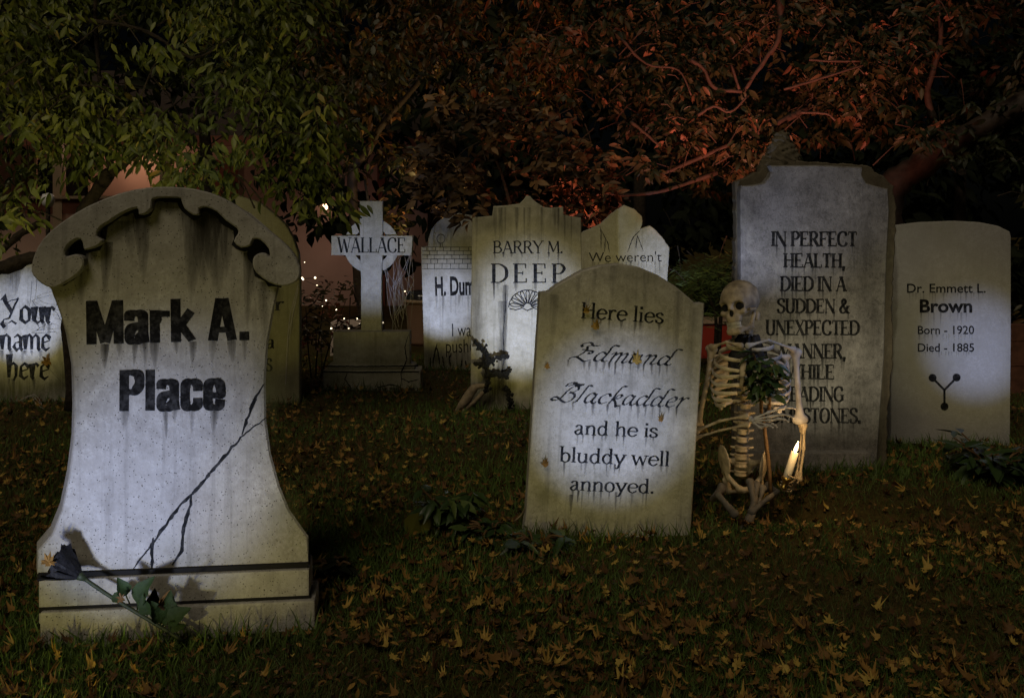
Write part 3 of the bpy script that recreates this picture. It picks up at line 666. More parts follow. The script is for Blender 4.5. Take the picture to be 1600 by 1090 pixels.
# 9 mossy stone hidden behind the big one
s9 = Stone('headstone', 'mossy yellow round-topped headstone mostly hidden behind the large scrolled stone', 375, 627, yaw=2)
s9.slab([(282,650),(284,420),(292,370),(312,335),(340,312),(375,306),(405,316),(429.5,334.5),(446,351),(457.6,371),(466,396),(468,440),(468,650)], .08, 'slab', 'stone_moss', bev=.006)
ins = MB()
lettering(s9, 'r', 'serif', (429, 485), (444, 485), 22, ins)
lettering(s9, 'a', 'serif', (415, 544), (430, 544), 22, ins)
lettering(s9, 's', 'serif', (414, 579), (426, 579), 30, ins)
ins.build('inscription', M['ink'], s9.root)

# 10 ringed cross
s10 = Stone('cross_headstone', 'pale ringed stone cross with a name across its arms on a stepped cracked base', 580, 607, yaw=1)
Yc = s10.Y; kk = Yc / F
s10.slab([(562,313.8),(598,313.8),(598,368),(645,368),(643,399),(597.5,399),(596,440),(596.5,519),(564,519),(564,440),(563,399),(517.5,398.5),(517.5,368),(562,368)], .08, 'cross', 'stone_white', y=-.005, bev=.004)
mb = MB(); cx, cz = s10.loc(580, 384); n = 48
for k0 in range(n):
    a0, a1 = 2*math.pi*k0/n, 2*math.pi*(k0+1)/n
    if 24 <= k0 - 0 < 24: continue
    r0, r1 = 29*kk, 43*kk
    q = [(cx + r*math.cos(a), y, cz + r*math.sin(a)) for y in (.012, .06) for (r, a) in ((r0,a0),(r1,a0),(r1,a1),(r0,a1))]
    mb.add(q, [(0,1,2,3),(7,6,5,4),(1,5,6,2),(0,3,7,4)])
mb.build('ring', M['stone_white'], s10.root)
s10.block(520.4, 640, 518.3, 571, -.05, .17, 'base', 'stone_cream')
s10.block(512, 648, 569.5, 579, -.062, .19, 'base_moulding', 'stone_cream', bev=.012)
s10.block(504, 657, 578.4, 607.5, -.075, .22, 'plinth', 'stone_cream', zmin=-.04)
s10.lines([[(505,569.6),(560,570.2),(655,569.2)],[(506,578.4),(580,579),(656,578.2)]], .009, 'groove', y=-.078, taper=False)
s10.lines([[(640,520),(634,540),(637,560),(628,580),(630,600)],[(545,580),(541,590),(552,604)],[(628,588),(640,594),(655,590)],[(590,603),(610,598),(625,600)]], .008, 'crack', y=-.0765)
ins = MB(); dr = []
lettering(s10, 'WALLACE', 'serif', (528, 394.7), (634, 394.7), 23.5, ins, None, y=-.0065)
ins.build('inscription', M['ink_thin'], s10.root)
patch_sheet(s10, [(530,590,30,20,.5),(600,560,60,12,.4)], 'moss_stain', 'moss_wash', y=-.077)

# ------------------------------------------------------------------ garden beams on the stones
uplight(s1, 225, 755, 12, 44, .2, 95, dist=1.05, side=-.16, z=.1, blend=1, rad=.07)
uplight(s2, 952, 660, 8, 40, .2, 80, dist=1.05, side=-.1, z=.22, blend=1)
spot(at(1118, 500, 4.45), s3.world(1225, 350), 17, 62, 1, (.62, .69, 1.0)); spot(at(1380, 700, 4.2), s3.world(1310, 540), 12, 80, 1, (1, .9, .62))
uplight(s4, 1527, 545, 7.5, 31, .16, 62, dist=1.25, side=.12, z=.2, blend=1)
uplight(s5, 822, 495, 13, 46, .3, 75, dist=1.1, side=0, z=.25, blend=.9)
uplight(s6, 695, 470, 9, 40, .2, 66, dist=1.0, side=-.1, z=.2, blend=.9)
uplight(s7, 1035, 420, 8, 30, .3, 80, dist=1.0, side=.2, z=.3, blend=.9)
uplight(s8, 35, 500, 11, 34, .25, 70, dist=1.1, side=-.05, z=.2, blend=.7)
uplight(s10, 580, 405, 8, 36, .15, 70, dist=1.3, side=0, z=.3, blend=1)
spot(Vector((-1.0, 2.1, .12)), s1.world(440, 800), 9, 40, 1, (1, .84, .45)); spot(s9.world(440, 600) + Vector((.1, -.7, .05)), s9.world(430, 500), 2.2, 60, .9, YEL)
# ------------------------------------------------------------------ skeleton rising from the ground with a candle
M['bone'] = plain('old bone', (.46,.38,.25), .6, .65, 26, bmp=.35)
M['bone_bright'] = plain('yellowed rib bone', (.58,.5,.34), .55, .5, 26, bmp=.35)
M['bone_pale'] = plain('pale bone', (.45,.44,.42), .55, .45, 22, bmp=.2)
M['bone_grey'] = plain('grey muddy bone', (.11,.1,.085), .7, .5, 25, bmp=.3)
M['dark_hollow'] = plain('dark hollow', (.01,.01,.008), .95)
M['tooth'] = plain('stained tooth', (.45,.42,.3), .5, .5, 60)
YK = 4.22
def kp(px, py, dy=0.0): return at(px, py, YK + dy)
sk = empty('skeleton', kp(1163, 820 - 18) * 1.0, (0,0,0), 'plastic skeleton half risen from the ground, looking left and holding a candle', 'skeleton')
sk.location.z = 0
base = sk.location.copy()
def kl(px, py, dy=0.0): return kp(px, py, dy) - base
# skull in its own axes: face towards -y
def skull_f(X, Y, Z):
    d = sd_ell(X, Y, Z, (0,.018,.032), (.071,.093,.074))
    d = smin(d, sd_ell(X, Y, Z, (0,-.03,.02), (.056,.055,.06)), .02)
    A = np.abs(X)
    d = smin(d, sd_cap(A, Y, Z, (.008,-.078,.016), (.044,-.064,.016), .0095), .014)
    d = smin(d, sd_ell(X, Y, Z, (0,-.062,-.045), (.034,.028,.034)), .02)
    d = smin(d, sd_ell(A, Y, Z, (.043,-.06,-.026), (.015,.014,.012)), .012)
    d = smin(d, sd_cap(A, Y, Z, (.05,-.052,-.024), (.068,-.005,-.02), .0065), .006)
    d = smin(d, sd_cap(X, Y, Z, (0,-.08,.005), (0,-.089,-.014), .0075), .008)
    d = smin(d, sd_cap(A, Y, Z, (.052,.035,-.04), (.05,.03,-.055), .012), .012)
    d = smax(d, -sd_ell(A, Y, Z, (.0305,-.083,-.004), (.019,.034,.0175)), .006)
    d = smax(d, -sd_ell(X, Y, Z, (0,-.093,-.031), (.0115,.026,.0155)), .004)
    d = smax(d, -sd_ell(A, Y, Z, (.078,-.035,.004), (.013,.026,.026)), .008)
    d = smax(d, -sd_ell(A, Y, Z, (.05,-.036,-.034), (.01,.016,.02)), .006)
    return d
def jaw_f(X, Y, Z):
    A = np.abs(X)
    d = sd_cap(A, Y, Z, (0,-.08,-.104), (.02,-.074,-.102), .0125)
    d = smin(d, sd_cap(A, Y, Z, (.02,-.074,-.1), (.047,-.02,-.088), .0105), .01)
    d = smin(d, sd_cap(A, Y, Z, (.047,-.02,-.088), (.056,.004,-.034), .0085), .01)
    d = smin(d, sd_cap(A, Y, Z, (0,-.078,-.092), (.024,-.062,-.09), .009), .01)
    return d
skr = Matrix.Translation(kl(1156, 478)) @ Euler((R(-4), R(-11), R(-40)), 'XYZ').to_matrix().to_4x4()
V, Fc = surface_nets(skull_f, (-.09,-.12,-.1), (.09,.13,.12), .004)
skull = link('skull', mesh('skull', V, Fc), M['bone'], sk, True); skull.matrix_local = skr @ Matrix.Scale(1.05, 4)
V, Fc = surface_nets(jaw_f, (-.08,-.11,-.13), (.08,.03,-.01), .0038)
link('jaw', mesh('jaw', V, Fc), M['bone'], skull, True)
for sgn in (-1, 1):
    bm = bmesh.new(); bmesh.ops.create_icosphere(bm, subdivisions=3, radius=1)
    for v in bm.verts: v.co = Vector((sgn*.0305 + v.co.x*.0185, -.060 + v.co.y*.009, -.004 + v.co.z*.0175))
    link('eye_socket', bm_mesh('eye_socket', bm), M['dark_hollow'], skull, True)
bm = bmesh.new(); bmesh.ops.create_icosphere(bm, subdivisions=2, radius=1)
for v in bm.verts: v.co = Vector((v.co.x*.010, -.076 + v.co.y*.006, -.031 + v.co.z*.014))
link('nose_hole', bm_mesh('nose_hole', bm), M['dark_hollow'], skull, True)
tb = MB()
for row, zz, yo in ((0, -.072, .0), (1, -.085, .002)):
    for i in range(12):
        a = R(-66 + i * 12); x = .030*math.sin(a); y = -.062 - .024*math.cos(a) + yo
        b = MB(); b.box(-.0031, .0031, -.003, .003, -.006, .006)
        mr = Matrix.Translation((x, y, zz)) @ Matrix.Rotation(a, 4, 'Z')
        tb.add([tuple(mr @ Vector(q)) for q in b.v], b.f)
tb.build('teeth', M['tooth'], skull)
# spine
spine = MB().build('spine', M['bone'], sk)
sp_pts = catmull([kl(1170,518,.0), kl(1170,545,.05), kl(1167,590,.07), kl(1164,640,.05), kl(1160,690,.02), kl(1158,738,.03)], 24)
nv = 20
for i in range(nv):
    t = i / (nv - 1); p = sp_pts[int(t * (len(sp_pts) - 1))]; r = .016 + .017 * t
    def vf(X, Y, Z, r=r):
        d = np.maximum(np.sqrt(X**2 + Y**2) - r * (1 - .16*np.cos(np.clip(Z/.0095, -1, 1)*math.pi/2)), np.abs(Z) - .0085) - .0015
        d = smin(d, sd_cap(np.abs(X), Y, Z, (r*.8,.012,0), (r + .016,.016,.002), .0045), .006)
        return smin(d, sd_cap(X, Y, Z, (0,r*.7,0), (0,r + .02,-.008), .005), .006)
    if i % 4 == 0: vV, vF = surface_nets(vf, (-.055,-.035,-.022), (.055,.065,.022), .0038)
    o = link('vertebra', mesh('vertebra', vV, vF), M['bone'], spine, True); o.location = p; o.scale = (1, 1, 1.0 + .25*t); o.rotation_euler = (0, 0, R(-12))
# ribs: bands round an egg-shaped chest, turned a little to the left
cage = MB(); cage_o = None
sb = MB(); sb.tube([kl(1162,560,-.12), kl(1160,584,-.14), kl(1158,604,-.14)], [.014,.012,.007], 8, .5); cage_o = sb.build('ribcage', M['bone'], sk, True)
yaw = R(-16); cy_, sy_ = math.cos(yaw), math.sin(yaw)
for i in range(9):
    zb = kl(1175, 533 + i * 12.2).z; wdt = [.095,.126,.146,.157,.162,.162,.156,.144,.126][i]; dep = [.08,.1,.112,.12,.122,.12,.115,.105,.095][i]
    drop = [.03,.045,.055,.062,.066,.07,.07,.066,.055][i]; end = [1,1,1,1,.98,.95,.9,.8,.66][i]
    c = kl(1172, 590, -.03)
    for sgn in (-1, 1):
        pts = []
        for j in range(17):
            th = math.pi * .04 + (math.pi * .94 * end) * j / 16
            x = sgn * wdt * math.sin(th) ** .8; y = dep * math.cos(th); z = zb - drop * .75 * (1 - math.cos(th)) / 2 + (.02 * max(0, j - 12) / 4 if i > 2 else 0)
            pts.append(Vector((c.x + x*cy_ - y*sy_, c.y + x*sy_ + y*cy_, z)))
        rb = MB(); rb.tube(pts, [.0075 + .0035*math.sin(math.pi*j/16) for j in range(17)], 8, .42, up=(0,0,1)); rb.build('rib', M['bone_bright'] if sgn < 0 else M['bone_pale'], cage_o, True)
def bone(name, pts, r0, r1, rmid, m='bone', parent=None, knob=1.35, res=.006):
    """long bone: shaft with swollen, two-lobed ends"""
    P = [Vector(p) for p in pts]
    def f(X, Y, Z):
        d = None
        for a, b in zip(P, P[1:]):
            q = sd_cap(X, Y, Z, a, b, rmid); d = q if d is None else smin(d, q, .006)
        for e, q, r in ((P[0], P[1], r0), (P[-1], P[-2], r1)):
            ax = (q - e).normalized(); sd = ax.cross(Vector((0,1,0))); sd = sd.normalized() if sd.length > .1 else Vector((1,0,0))
            for s_ in (-1, 1):
                c = e + sd * s_ * r * .62; d = smin(d, np.sqrt((X-c.x)**2 + (Y-c.y)**2 + (Z-c.z)**2) - r*.72, .012)
            d = smin(d, sd_cap(X, Y, Z, e, e + ax * r * 2.2, r*.85, rmid), .01)
        return d
    A = np.array([tuple(p) for p in P]); pad = max(r0, r1) * 2
    V, Fc = surface_nets(f, A.min(0) - pad, A.max(0) + pad, res)
    return link(name, mesh(name, V, Fc), M[m], parent or sk, True)
arm_r = bone('upper_arm', [kl(1112,545,.02), kl(1104,600,-.02), kl(1090,664,-.05)], .021, .022, .011)
bone('forearm', [kl(1088,672,-.07), kl(1125,657,-.13), kl(1166,650,-.17)], .014, .011, .0065)
bone('forearm', [kl(1085,684,-.07), kl(1125,672,-.13), kl(1168,663,-.17)], .013, .010, .0058)
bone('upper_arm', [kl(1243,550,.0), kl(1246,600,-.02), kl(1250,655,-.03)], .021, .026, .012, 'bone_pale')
bone('forearm', [kl(1256,664,-.04), kl(1256,700,-.05), kl(1249,748,-.06)], .013, .011, .0068)
bone('forearm', [kl(1252,664,-.02), kl(1251,700,-.02), kl(1244,748,-.04)], .011, .009, .0055)
bone('collarbone', [kl(1168,540,-.11), kl(1200,531,-.09), kl(1240,546,-.02)], .01, .012, .0065, 'bone_pale')
bone('collarbone', [kl(1158,540,-.11), kl(1135,534,-.08), kl(1112,542,-.0)], .01, .012, .0065)
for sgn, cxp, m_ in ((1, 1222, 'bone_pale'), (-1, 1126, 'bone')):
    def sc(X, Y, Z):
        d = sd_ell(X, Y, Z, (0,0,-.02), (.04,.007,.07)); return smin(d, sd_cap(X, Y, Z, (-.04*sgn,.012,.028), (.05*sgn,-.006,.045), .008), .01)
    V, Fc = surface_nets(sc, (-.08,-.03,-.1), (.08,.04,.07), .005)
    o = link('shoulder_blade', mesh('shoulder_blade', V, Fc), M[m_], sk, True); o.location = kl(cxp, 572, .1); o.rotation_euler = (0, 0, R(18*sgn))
# hands: wrist block, five metacarpals and fingers
def hand(name, wrist, heads, tips, bend, m='bone', r=.0048):
    w = Vector(wrist); hb = MB()
    cen = sum((Vector(h) for h in heads), Vector()) / len(heads)
    for k in range(7):
        q = w.lerp(cen, .06 + .1*(k % 3)) + Vector((random.uniform(-.004,.004), random.uniform(-.006,.006), random.uniform(-.014,.014)))
        bm = bmesh.new(); bmesh.ops.create_icosphere(bm, subdivisions=2, radius=.0085)
        hb.add([v.co + q for v in bm.verts], [[v.index for v in f.verts] for f in bm.faces]); bm.free()
    ho = hb.build(name, M[m], sk, True)
    for h, t in zip(heads, tips):
        h = Vector(h); t = Vector(t); fb = MB(); st0 = w.lerp(h, .22)
        mid = h.lerp(t, .42) + Vector(bend); dis = h.lerp(t, .76) + Vector(bend) * .75
        for a, b, rr in ((st0, h, r), (h, mid, r*.95), (mid, dis, r*.85), (dis, t, r*.75)):
            n = 7; fb.tube([a.lerp(b, j/(n-1)) for j in range(n)], [rr*(1.35 if j in (0, n-1) else 1.15 if j in (1, n-2) else .8) for j in range(n)], 7)
        fb.build('finger', M[m], ho, True)
hand('hand', kl(1172,656,-.19), [kl(1203,643,-.22), kl(1206,650,-.225), kl(1204,657,-.225), kl(1200,664,-.22), kl(1188,668,-.23)],
     [kl(1243,638,-.22), kl(1240,652,-.25), kl(1232,658,-.26), kl(1214,668,-.26), kl(1208,668,-.27)], (0,-.012,.012), 'bone_pale')
hand('hand', kl(1246,750,-.06), [kl(1240,752,-.11), kl(1238,757,-.11), kl(1236,762,-.11), kl(1238,765,-.10), kl(1243,748,-.12)],
     [kl(1220,752,-.16), kl(1219,757,-.16), kl(1220,762,-.155), kl(1223,766,-.15), kl(1231,742,-.19)], (.006,-.012,-.002), 'bone', .0042)
# pelvis
def pel(X, Y, Z):
    A = np.abs(X)
    ca, sa = math.cos(R(62)), math.sin(R(62)); u = (A-.085)*ca + (Y-.0)*sa; v = -(A-.085)*sa + (Y-.0)*ca
    ct, st = math.cos(R(30)), math.sin(R(30)); u2 = u*ct - (Z-.04)*st; w2 = u*st + (Z-.04)*ct
    d = sd_ell(u2, v, w2, (0,0,0), (.046,.008,.07))
    d = smin(d, sd_cap(A, Y, Z, (.07,-.02,-.02), (.02,-.07,-.055), .010), .014)
    d = smin(d, sd_cap(A, Y, Z, (.02,-.07,-.055), (0,-.072,-.06), .014), .01)
    d = smin(d, sd_cap(A, Y, Z, (.078,-.005,-.025), (.06,.0,-.095), .014), .014)
    d = smin(d, sd_cap(A, Y, Z, (.06,.0,-.1), (.012,-.062,-.068), .0085), .012)
    d = smin(d, sd_ell(X, Y, Z, (0,.045,.0), (.04,.018,.058)), .012)
    d = smin(d, sd_cap(A, Y, Z, (.03,.045,.02), (.065,.03,.03), .012), .014)
    return smax(d, -sd_ell(A, Y, Z, (.088,-.015,-.03), (.012,.02,.018)), .006)
V, Fc = surface_nets(pel, (-.16,-.12,-.13), (.16,.11,.13), .0052)
o = link('pelvis', mesh('pelvis', V, Fc), M['bone'], sk, True); o.location = kl(1162, 735, .0); o.rotation_euler = (R(8), R(2), R(-8)); o.scale = (.98, .98, .98)
bone('thigh_bone', [kl(1128,762,-.05), kl(1114,779,-.14), kl(1122,773,-.19), kl(1148,803,-.24)], .018, .014, .013, 'bone_grey')
bone('thigh_bone', [kl(1200,760,-.04), kl(1215,768,-.1), kl(1200,778,-.2), kl(1174,800,-.22)], .018, .014, .0105, 'bone_grey')
for (a, b, c, r) in (((1172,752),(1178,785),(1166,822),.017), ((1182,756),(1180,790),(1162,826),.013), ((1192,762),(1185,790),(1172,815),.011)):
    bone('shin_bone', [kl(*a,-.12), kl(*b,-.19), kl(*c,-.25)], .014, r, r*.72, 'bone_grey')
# ragged cloth round the neck
M['rag'] = plain('black rag cloth', (.035,.034,.036), .85, .5, 30, bmp=.4)
v = []; f = []; fade = []; nu, nw = 48, 9
for i in range(nu):
    a = 2*math.pi*i/nu; L_ = .08 + .035*math.sin(i*1.9) + .045*random.random() + (.06 if math.sin(a) < -.2 else 0)
    for j in range(nw):
        t = j/(nw-1); r = .026 + .05*t + .011*math.sin(a*9 + t*4) + .004*random.random()
        p = kl(1171, 524 + 5*t, .01) + Vector((r*1.05*math.cos(a), r*math.sin(a)*1.2, -L_*t + .004*math.sin(a*7)))
        v.append(p)
for i in range(nu):
    for j in range(nw-1):
        f.append((i*nw+j, ((i+1) % nu)*nw+j, ((i+1) % nu)*nw+j+1, i*nw+j+1))
me = mesh('neck_rag', v, f); o = link('neck_rag', me, M['rag'], sk, True); md = o.modifiers.new('t', 'SOLIDIFY'); md.thickness = .003
# candle
M['wax'] = plain('ivory wax', (.62,.58,.45), .5, .1, 30)
M['gold'] = plain('brass', (.55,.38,.1), .35, .3, 40, metal=1)
M['flame'] = glow_mat('flame', (1.0, .66, .28), 60)
cb, ct_ = kp(1225, 759, -.17), kp(1242, 706, -.17)
cd = empty('candle', cb, (0,0,0), 'lit ivory candle in a small brass holder, tilted in the skeleton\'s hand', 'candle')
ax = (ct_ - cb); ln = ax.length; cd.rotation_euler = ax.to_track_quat('Z', 'Y').to_euler()
def lathe(name, prof, m, parent, n=20):
    mb = MB(); v = [(r*math.cos(2*math.pi*k/n), r*math.sin(2*math.pi*k/n), z) for r, z in prof for k in range(n)]
    f = [(i*n+k, i*n+(k+1) % n, (i+1)*n+(k+1) % n, (i+1)*n+k) for i in range(len(prof)-1) for k in range(n)]
    mb.add(v, f); return mb.build(name, M[m], parent, True)
lathe('wax_stick', [(0,.03),(.0155,.03),(.016,.06),(.0155,ln-.004),(.013,ln),(0,ln-.002)], 'wax', cd)
lathe('holder', [(0,-.012),(.012,-.012),(.014,-.004),(.0085,.002),(.009,.014),(.013,.02),(.02,.026),(.021,.034),(.018,.038),(.0165,.034)], 'gold', cd)
lathe('flame', [(.0005,ln),(.0048,ln+.006),(.0066,ln+.014),(.0045,ln+.026),(.0018,ln+.036),(.0002,ln+.046)], 'flame', cd, 12)
d = bpy.data.lights.new('candle_light', 'POINT'); d.energy = 1.5; d.color = (1, .6, .25); d.shadow_soft_size = .012
lo = bpy.data.objects.new('candle_light', d); COL.objects.link(lo); lo.location = ct_ + ax.normalized()*.05 + Vector((0,-.05,.02))
# beam on the skeleton from lower left
spot(kp(1210, 560) + Vector((.75, -.45, .35)), kp(1200, 540, .0), 9, 50, .8, BLUE)
spot(Vector((.95, 3.0, .25)), kp(1160, 620), 6.5, 46, .9, (1, .82, .5))
# stick stuck into the ground beside the spine
M['stick'] = plain('brown stick', (.13,.075,.03), .7, .5, 30, bmp=.4)
mb = MB(); mb.tube([kp(1192,645,-.06) - Vector((0,0,0)), kp(1197,690,-.07), kp(1202,735,-.08), kp(1206,790,-.1)], [.007,.0085,.009,.008], 8)
tag(mb.build('stick', M['stick'], None, True), 'brown stick standing in the ground between the spine and the candle', 'stick')
# ------------------------------------------------------------------ leaves, scattering
def tpl_ovate(w=.3, fold=.1, curl=.16, tip=.0):
    V = [(0,0,0)]; ys = (.22,.45,.7,.88); ws = (.75,1,.72,.34)
    for y, k in zip(ys, ws):
        c = -curl * y * y
        V += [(-w*k, y, c + fold*k), (0, y, c), (w*k, y, c + fold*k)]
    V.append((0, 1, -curl - tip)); Fc = []
    Fc += [(0,2,1),(0,3,2)]
    for i in range(3):
        a = 1 + i*3; Fc += [(a,a+1,a+4,a+3),(a+1,a+2,a+5,a+4)]
    Fc += [(10,11,13),(11,12,13)]
    return np.array(V), Fc
def tpl_maple(curl=.12, seed=0):
    r = random.Random(seed); V = [(0,.12,.02)]; sn = r.uniform(1, 1.7)
    lob = [(-150,.3),(-128,.22),(-112,.62),(-92,.42),(-80,.66),(-62,.3),(-52,.55),(-38,.98),(-28,.6),(-14,.44),(-9,.86),(0,1.12)]
    pts = [(math.sin(R(a))*q*(sn if q < .5 else r.uniform(.7,1.1)), math.cos(R(a))*q*(sn if q < .5 else r.uniform(.75,1.1))) for a, q in lob]
    full = pts + [(-x*r.uniform(.6,1.1), y*r.uniform(.75,1.1)) for x, y in pts[-2::-1]]
    k1, k2, k3 = r.uniform(-1,1), r.uniform(-1,1), r.uniform(.2,1.6)
    for x, y in full:
        d = math.hypot(x, y); V.append((x, y + .12, curl*(k3*d*d + k1*x*y*1.5 + k2*x*abs(x)) + r.uniform(-.05,.05)))
    n = len(full); Fc = [(0, 1+(i+1) % n, 1+i) for i in range(n)]
    V += [(-.014,.1,.0),(.014,.1,.0),(.03,-.55,.09)]; Fc.append((n+1, n+3, n+2))
    return np.array(V) * .62, Fc
def frames(D, U):
    D = D / np.linalg.norm(D, axis=1, keepdims=True); X = np.cross(D, U); X /= np.linalg.norm(X, axis=1, keepdims=True) + 1e-9
    Z = np.cross(X, D); return np.stack([X, D, Z], 2)
def scatter_mesh(name, tpls, pos, rot, scale, tint):
    pos = np.asarray(pos, float); n = len(pos); pick = rng.integers(0, len(tpls), n)
    VV = []; LL = []; PS = []; TT = []; base = 0
    for k, (tv, tf) in enumerate(tpls):
        m = pick == k; c = int(m.sum())
        if not c: continue
        v = np.einsum('nij,vj->nvi', rot[m], tv) * np.asarray(scale)[m][:, None, None] + pos[m][:, None, :]
        VV.append(v.reshape(-1, 3)); nv = len(tv)
        flat = np.concatenate([np.array(q) for q in tf]); sizes = np.array([len(q) for q in tf])
        LL.append((flat[None, :] + (base + np.arange(c) * nv)[:, None]).ravel()); PS.append(np.tile(sizes, c))
        TT.append(np.repeat(np.asarray(tint)[m], nv)); base += c * nv
    V = np.concatenate(VV); L = np.concatenate(LL); P = np.concatenate(PS)
    me = bpy.data.meshes.new(name); me.vertices.add(len(V)); me.vertices.foreach_set('co', V.ravel().astype(np.float32))
    me.loops.add(len(L)); me.loops.foreach_set('vertex_index', L.astype(np.int32))
    me.polygons.add(len(P)); me.polygons.foreach_set('loop_start', np.concatenate([[0], np.cumsum(P)[:-1]]).astype(np.int32))
    me.update(calc_edges=True)
    a = me.attributes.new('tint', 'FLOAT', 'POINT'); a.data.foreach_set('value', np.concatenate(TT).astype(np.float32))
    return me
def rnd(n, lo, hi): return rng.uniform(lo, hi, n)
def unit(n):
    v = rng.normal(size=(n, 3)); return v / np.linalg.norm(v, axis=1, keepdims=True)
def inpoly(px, py, poly):
    r = np.zeros(len(px), bool); n = len(poly)
    for i in range(n):
        x0, y0 = poly[i]; x1, y1 = poly[(i+1) % n]
        c = (y0 > py) != (y1 > py)
        r ^= c & (px < (x1-x0)*(py-y0)/((y1-y0) if y1 != y0 else 1e-9) + x0)
    return r
def fill(poly, n, Y0, Y1):
    P = np.array(poly); lo, hi = P.min(0), P.max(0); out = []
    while len(out) < n:
        px = rnd(4*n, lo[0], hi[0]); py = rnd(4*n, lo[1], hi[1]); m = inpoly(px, py, poly)
        out += list(zip(px[m], py[m]))
    o = np.array(out[:n]); Y = rnd(n, Y0, Y1)
    return np.stack([(o[:,0]-CX)*Y/F, Y, H0-(o[:,1]-HY)*Y/F], 1)
M['leaf_green'] = leaf_mat('yellow green leaves', [(0, (.03,.045,.009)), (.5, (.085,.11,.018)), (.85, (.17,.185,.03)), (1, (.28,.18,.04))], .5)
M['leaf_rhodo'] = leaf_mat('dark evergreen leaves', [(0, (.012,.02,.008)), (.55, (.035,.04,.015)), (.8, (.09,.05,.025)), (1, (.26,.12,.08))], .5, .22)
M['leaf_brown'] = leaf_mat('dry brown leaves', [(0, (.02,.014,.008)), (.6, (.09,.05,.02)), (1, (.3,.17,.07))], .6)
M['leaf_mixed'] = leaf_mat('orange and green leaves', [(0, (.015,.02,.006)), (.5, (.05,.045,.01)), (.8, (.16,.06,.02)), (1, (.32,.24,.05))], .5)
M['leaf_dark'] = leaf_mat('dark plant leaves', [(0, (.014,.03,.01)), (.7, (.04,.075,.022)), (.9, (.09,.13,.03)), (1, (.28,.27,.05))], .4, .4)
M['leaf_red'] = leaf_mat('red tipped leaves', [(0, (.03,.035,.012)), (.6, (.09,.06,.02)), (.8, (.2,.05,.03)), (1, (.45,.1,.07))], .5)
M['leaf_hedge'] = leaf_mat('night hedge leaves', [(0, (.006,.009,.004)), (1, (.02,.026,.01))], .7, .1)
M['juniper'] = leaf_mat('juniper needles', [(0, (.02,.04,.012)), (1, (.09,.13,.035))], .7)
M['maple'] = leaf_mat('fallen maple leaves', [(0, (.045,.022,.01)), (.35, (.13,.068,.022)), (.7, (.3,.17,.042)), (1, (.44,.32,.075))], .65, .2)
M['grass'] = leaf_mat('lawn grass', [(0, (.1,.075,.025)), (.35, (.06,.095,.022)), (1, (.12,.2,.04))], .6, .2)
M['bark'] = plain('dark bark', (.045,.034,.024), .9, .6, 30, bmp=1)
M['bark_red'] = plain('smooth reddish bark', (.045,.03,.022), .7, .5, 20, bmp=.4)
OV = [tpl_ovate(.2,.09,.25), tpl_ovate(.23,.05,.12,.06), tpl_ovate(.17,.12,.38), tpl_ovate(.21,.02,.05,.1)]
FINE = [tpl_ovate(.15,.07,.25), tpl_ovate(.17,.05,.1,.08), tpl_ovate(.13,.1,.4), tpl_ovate(.19,.02,.1,.1)]
LONG = [tpl_ovate(.17,.06,.18), tpl_ovate(.2,.05,.32), tpl_ovate(.16,.07,.05)]
MAP = [tpl_maple(c, i) for i, c in enumerate((.25,.5,.8,.35,1.0,.65,1.2,.5))]
FRONT = np.array([0, -1.0, .25])
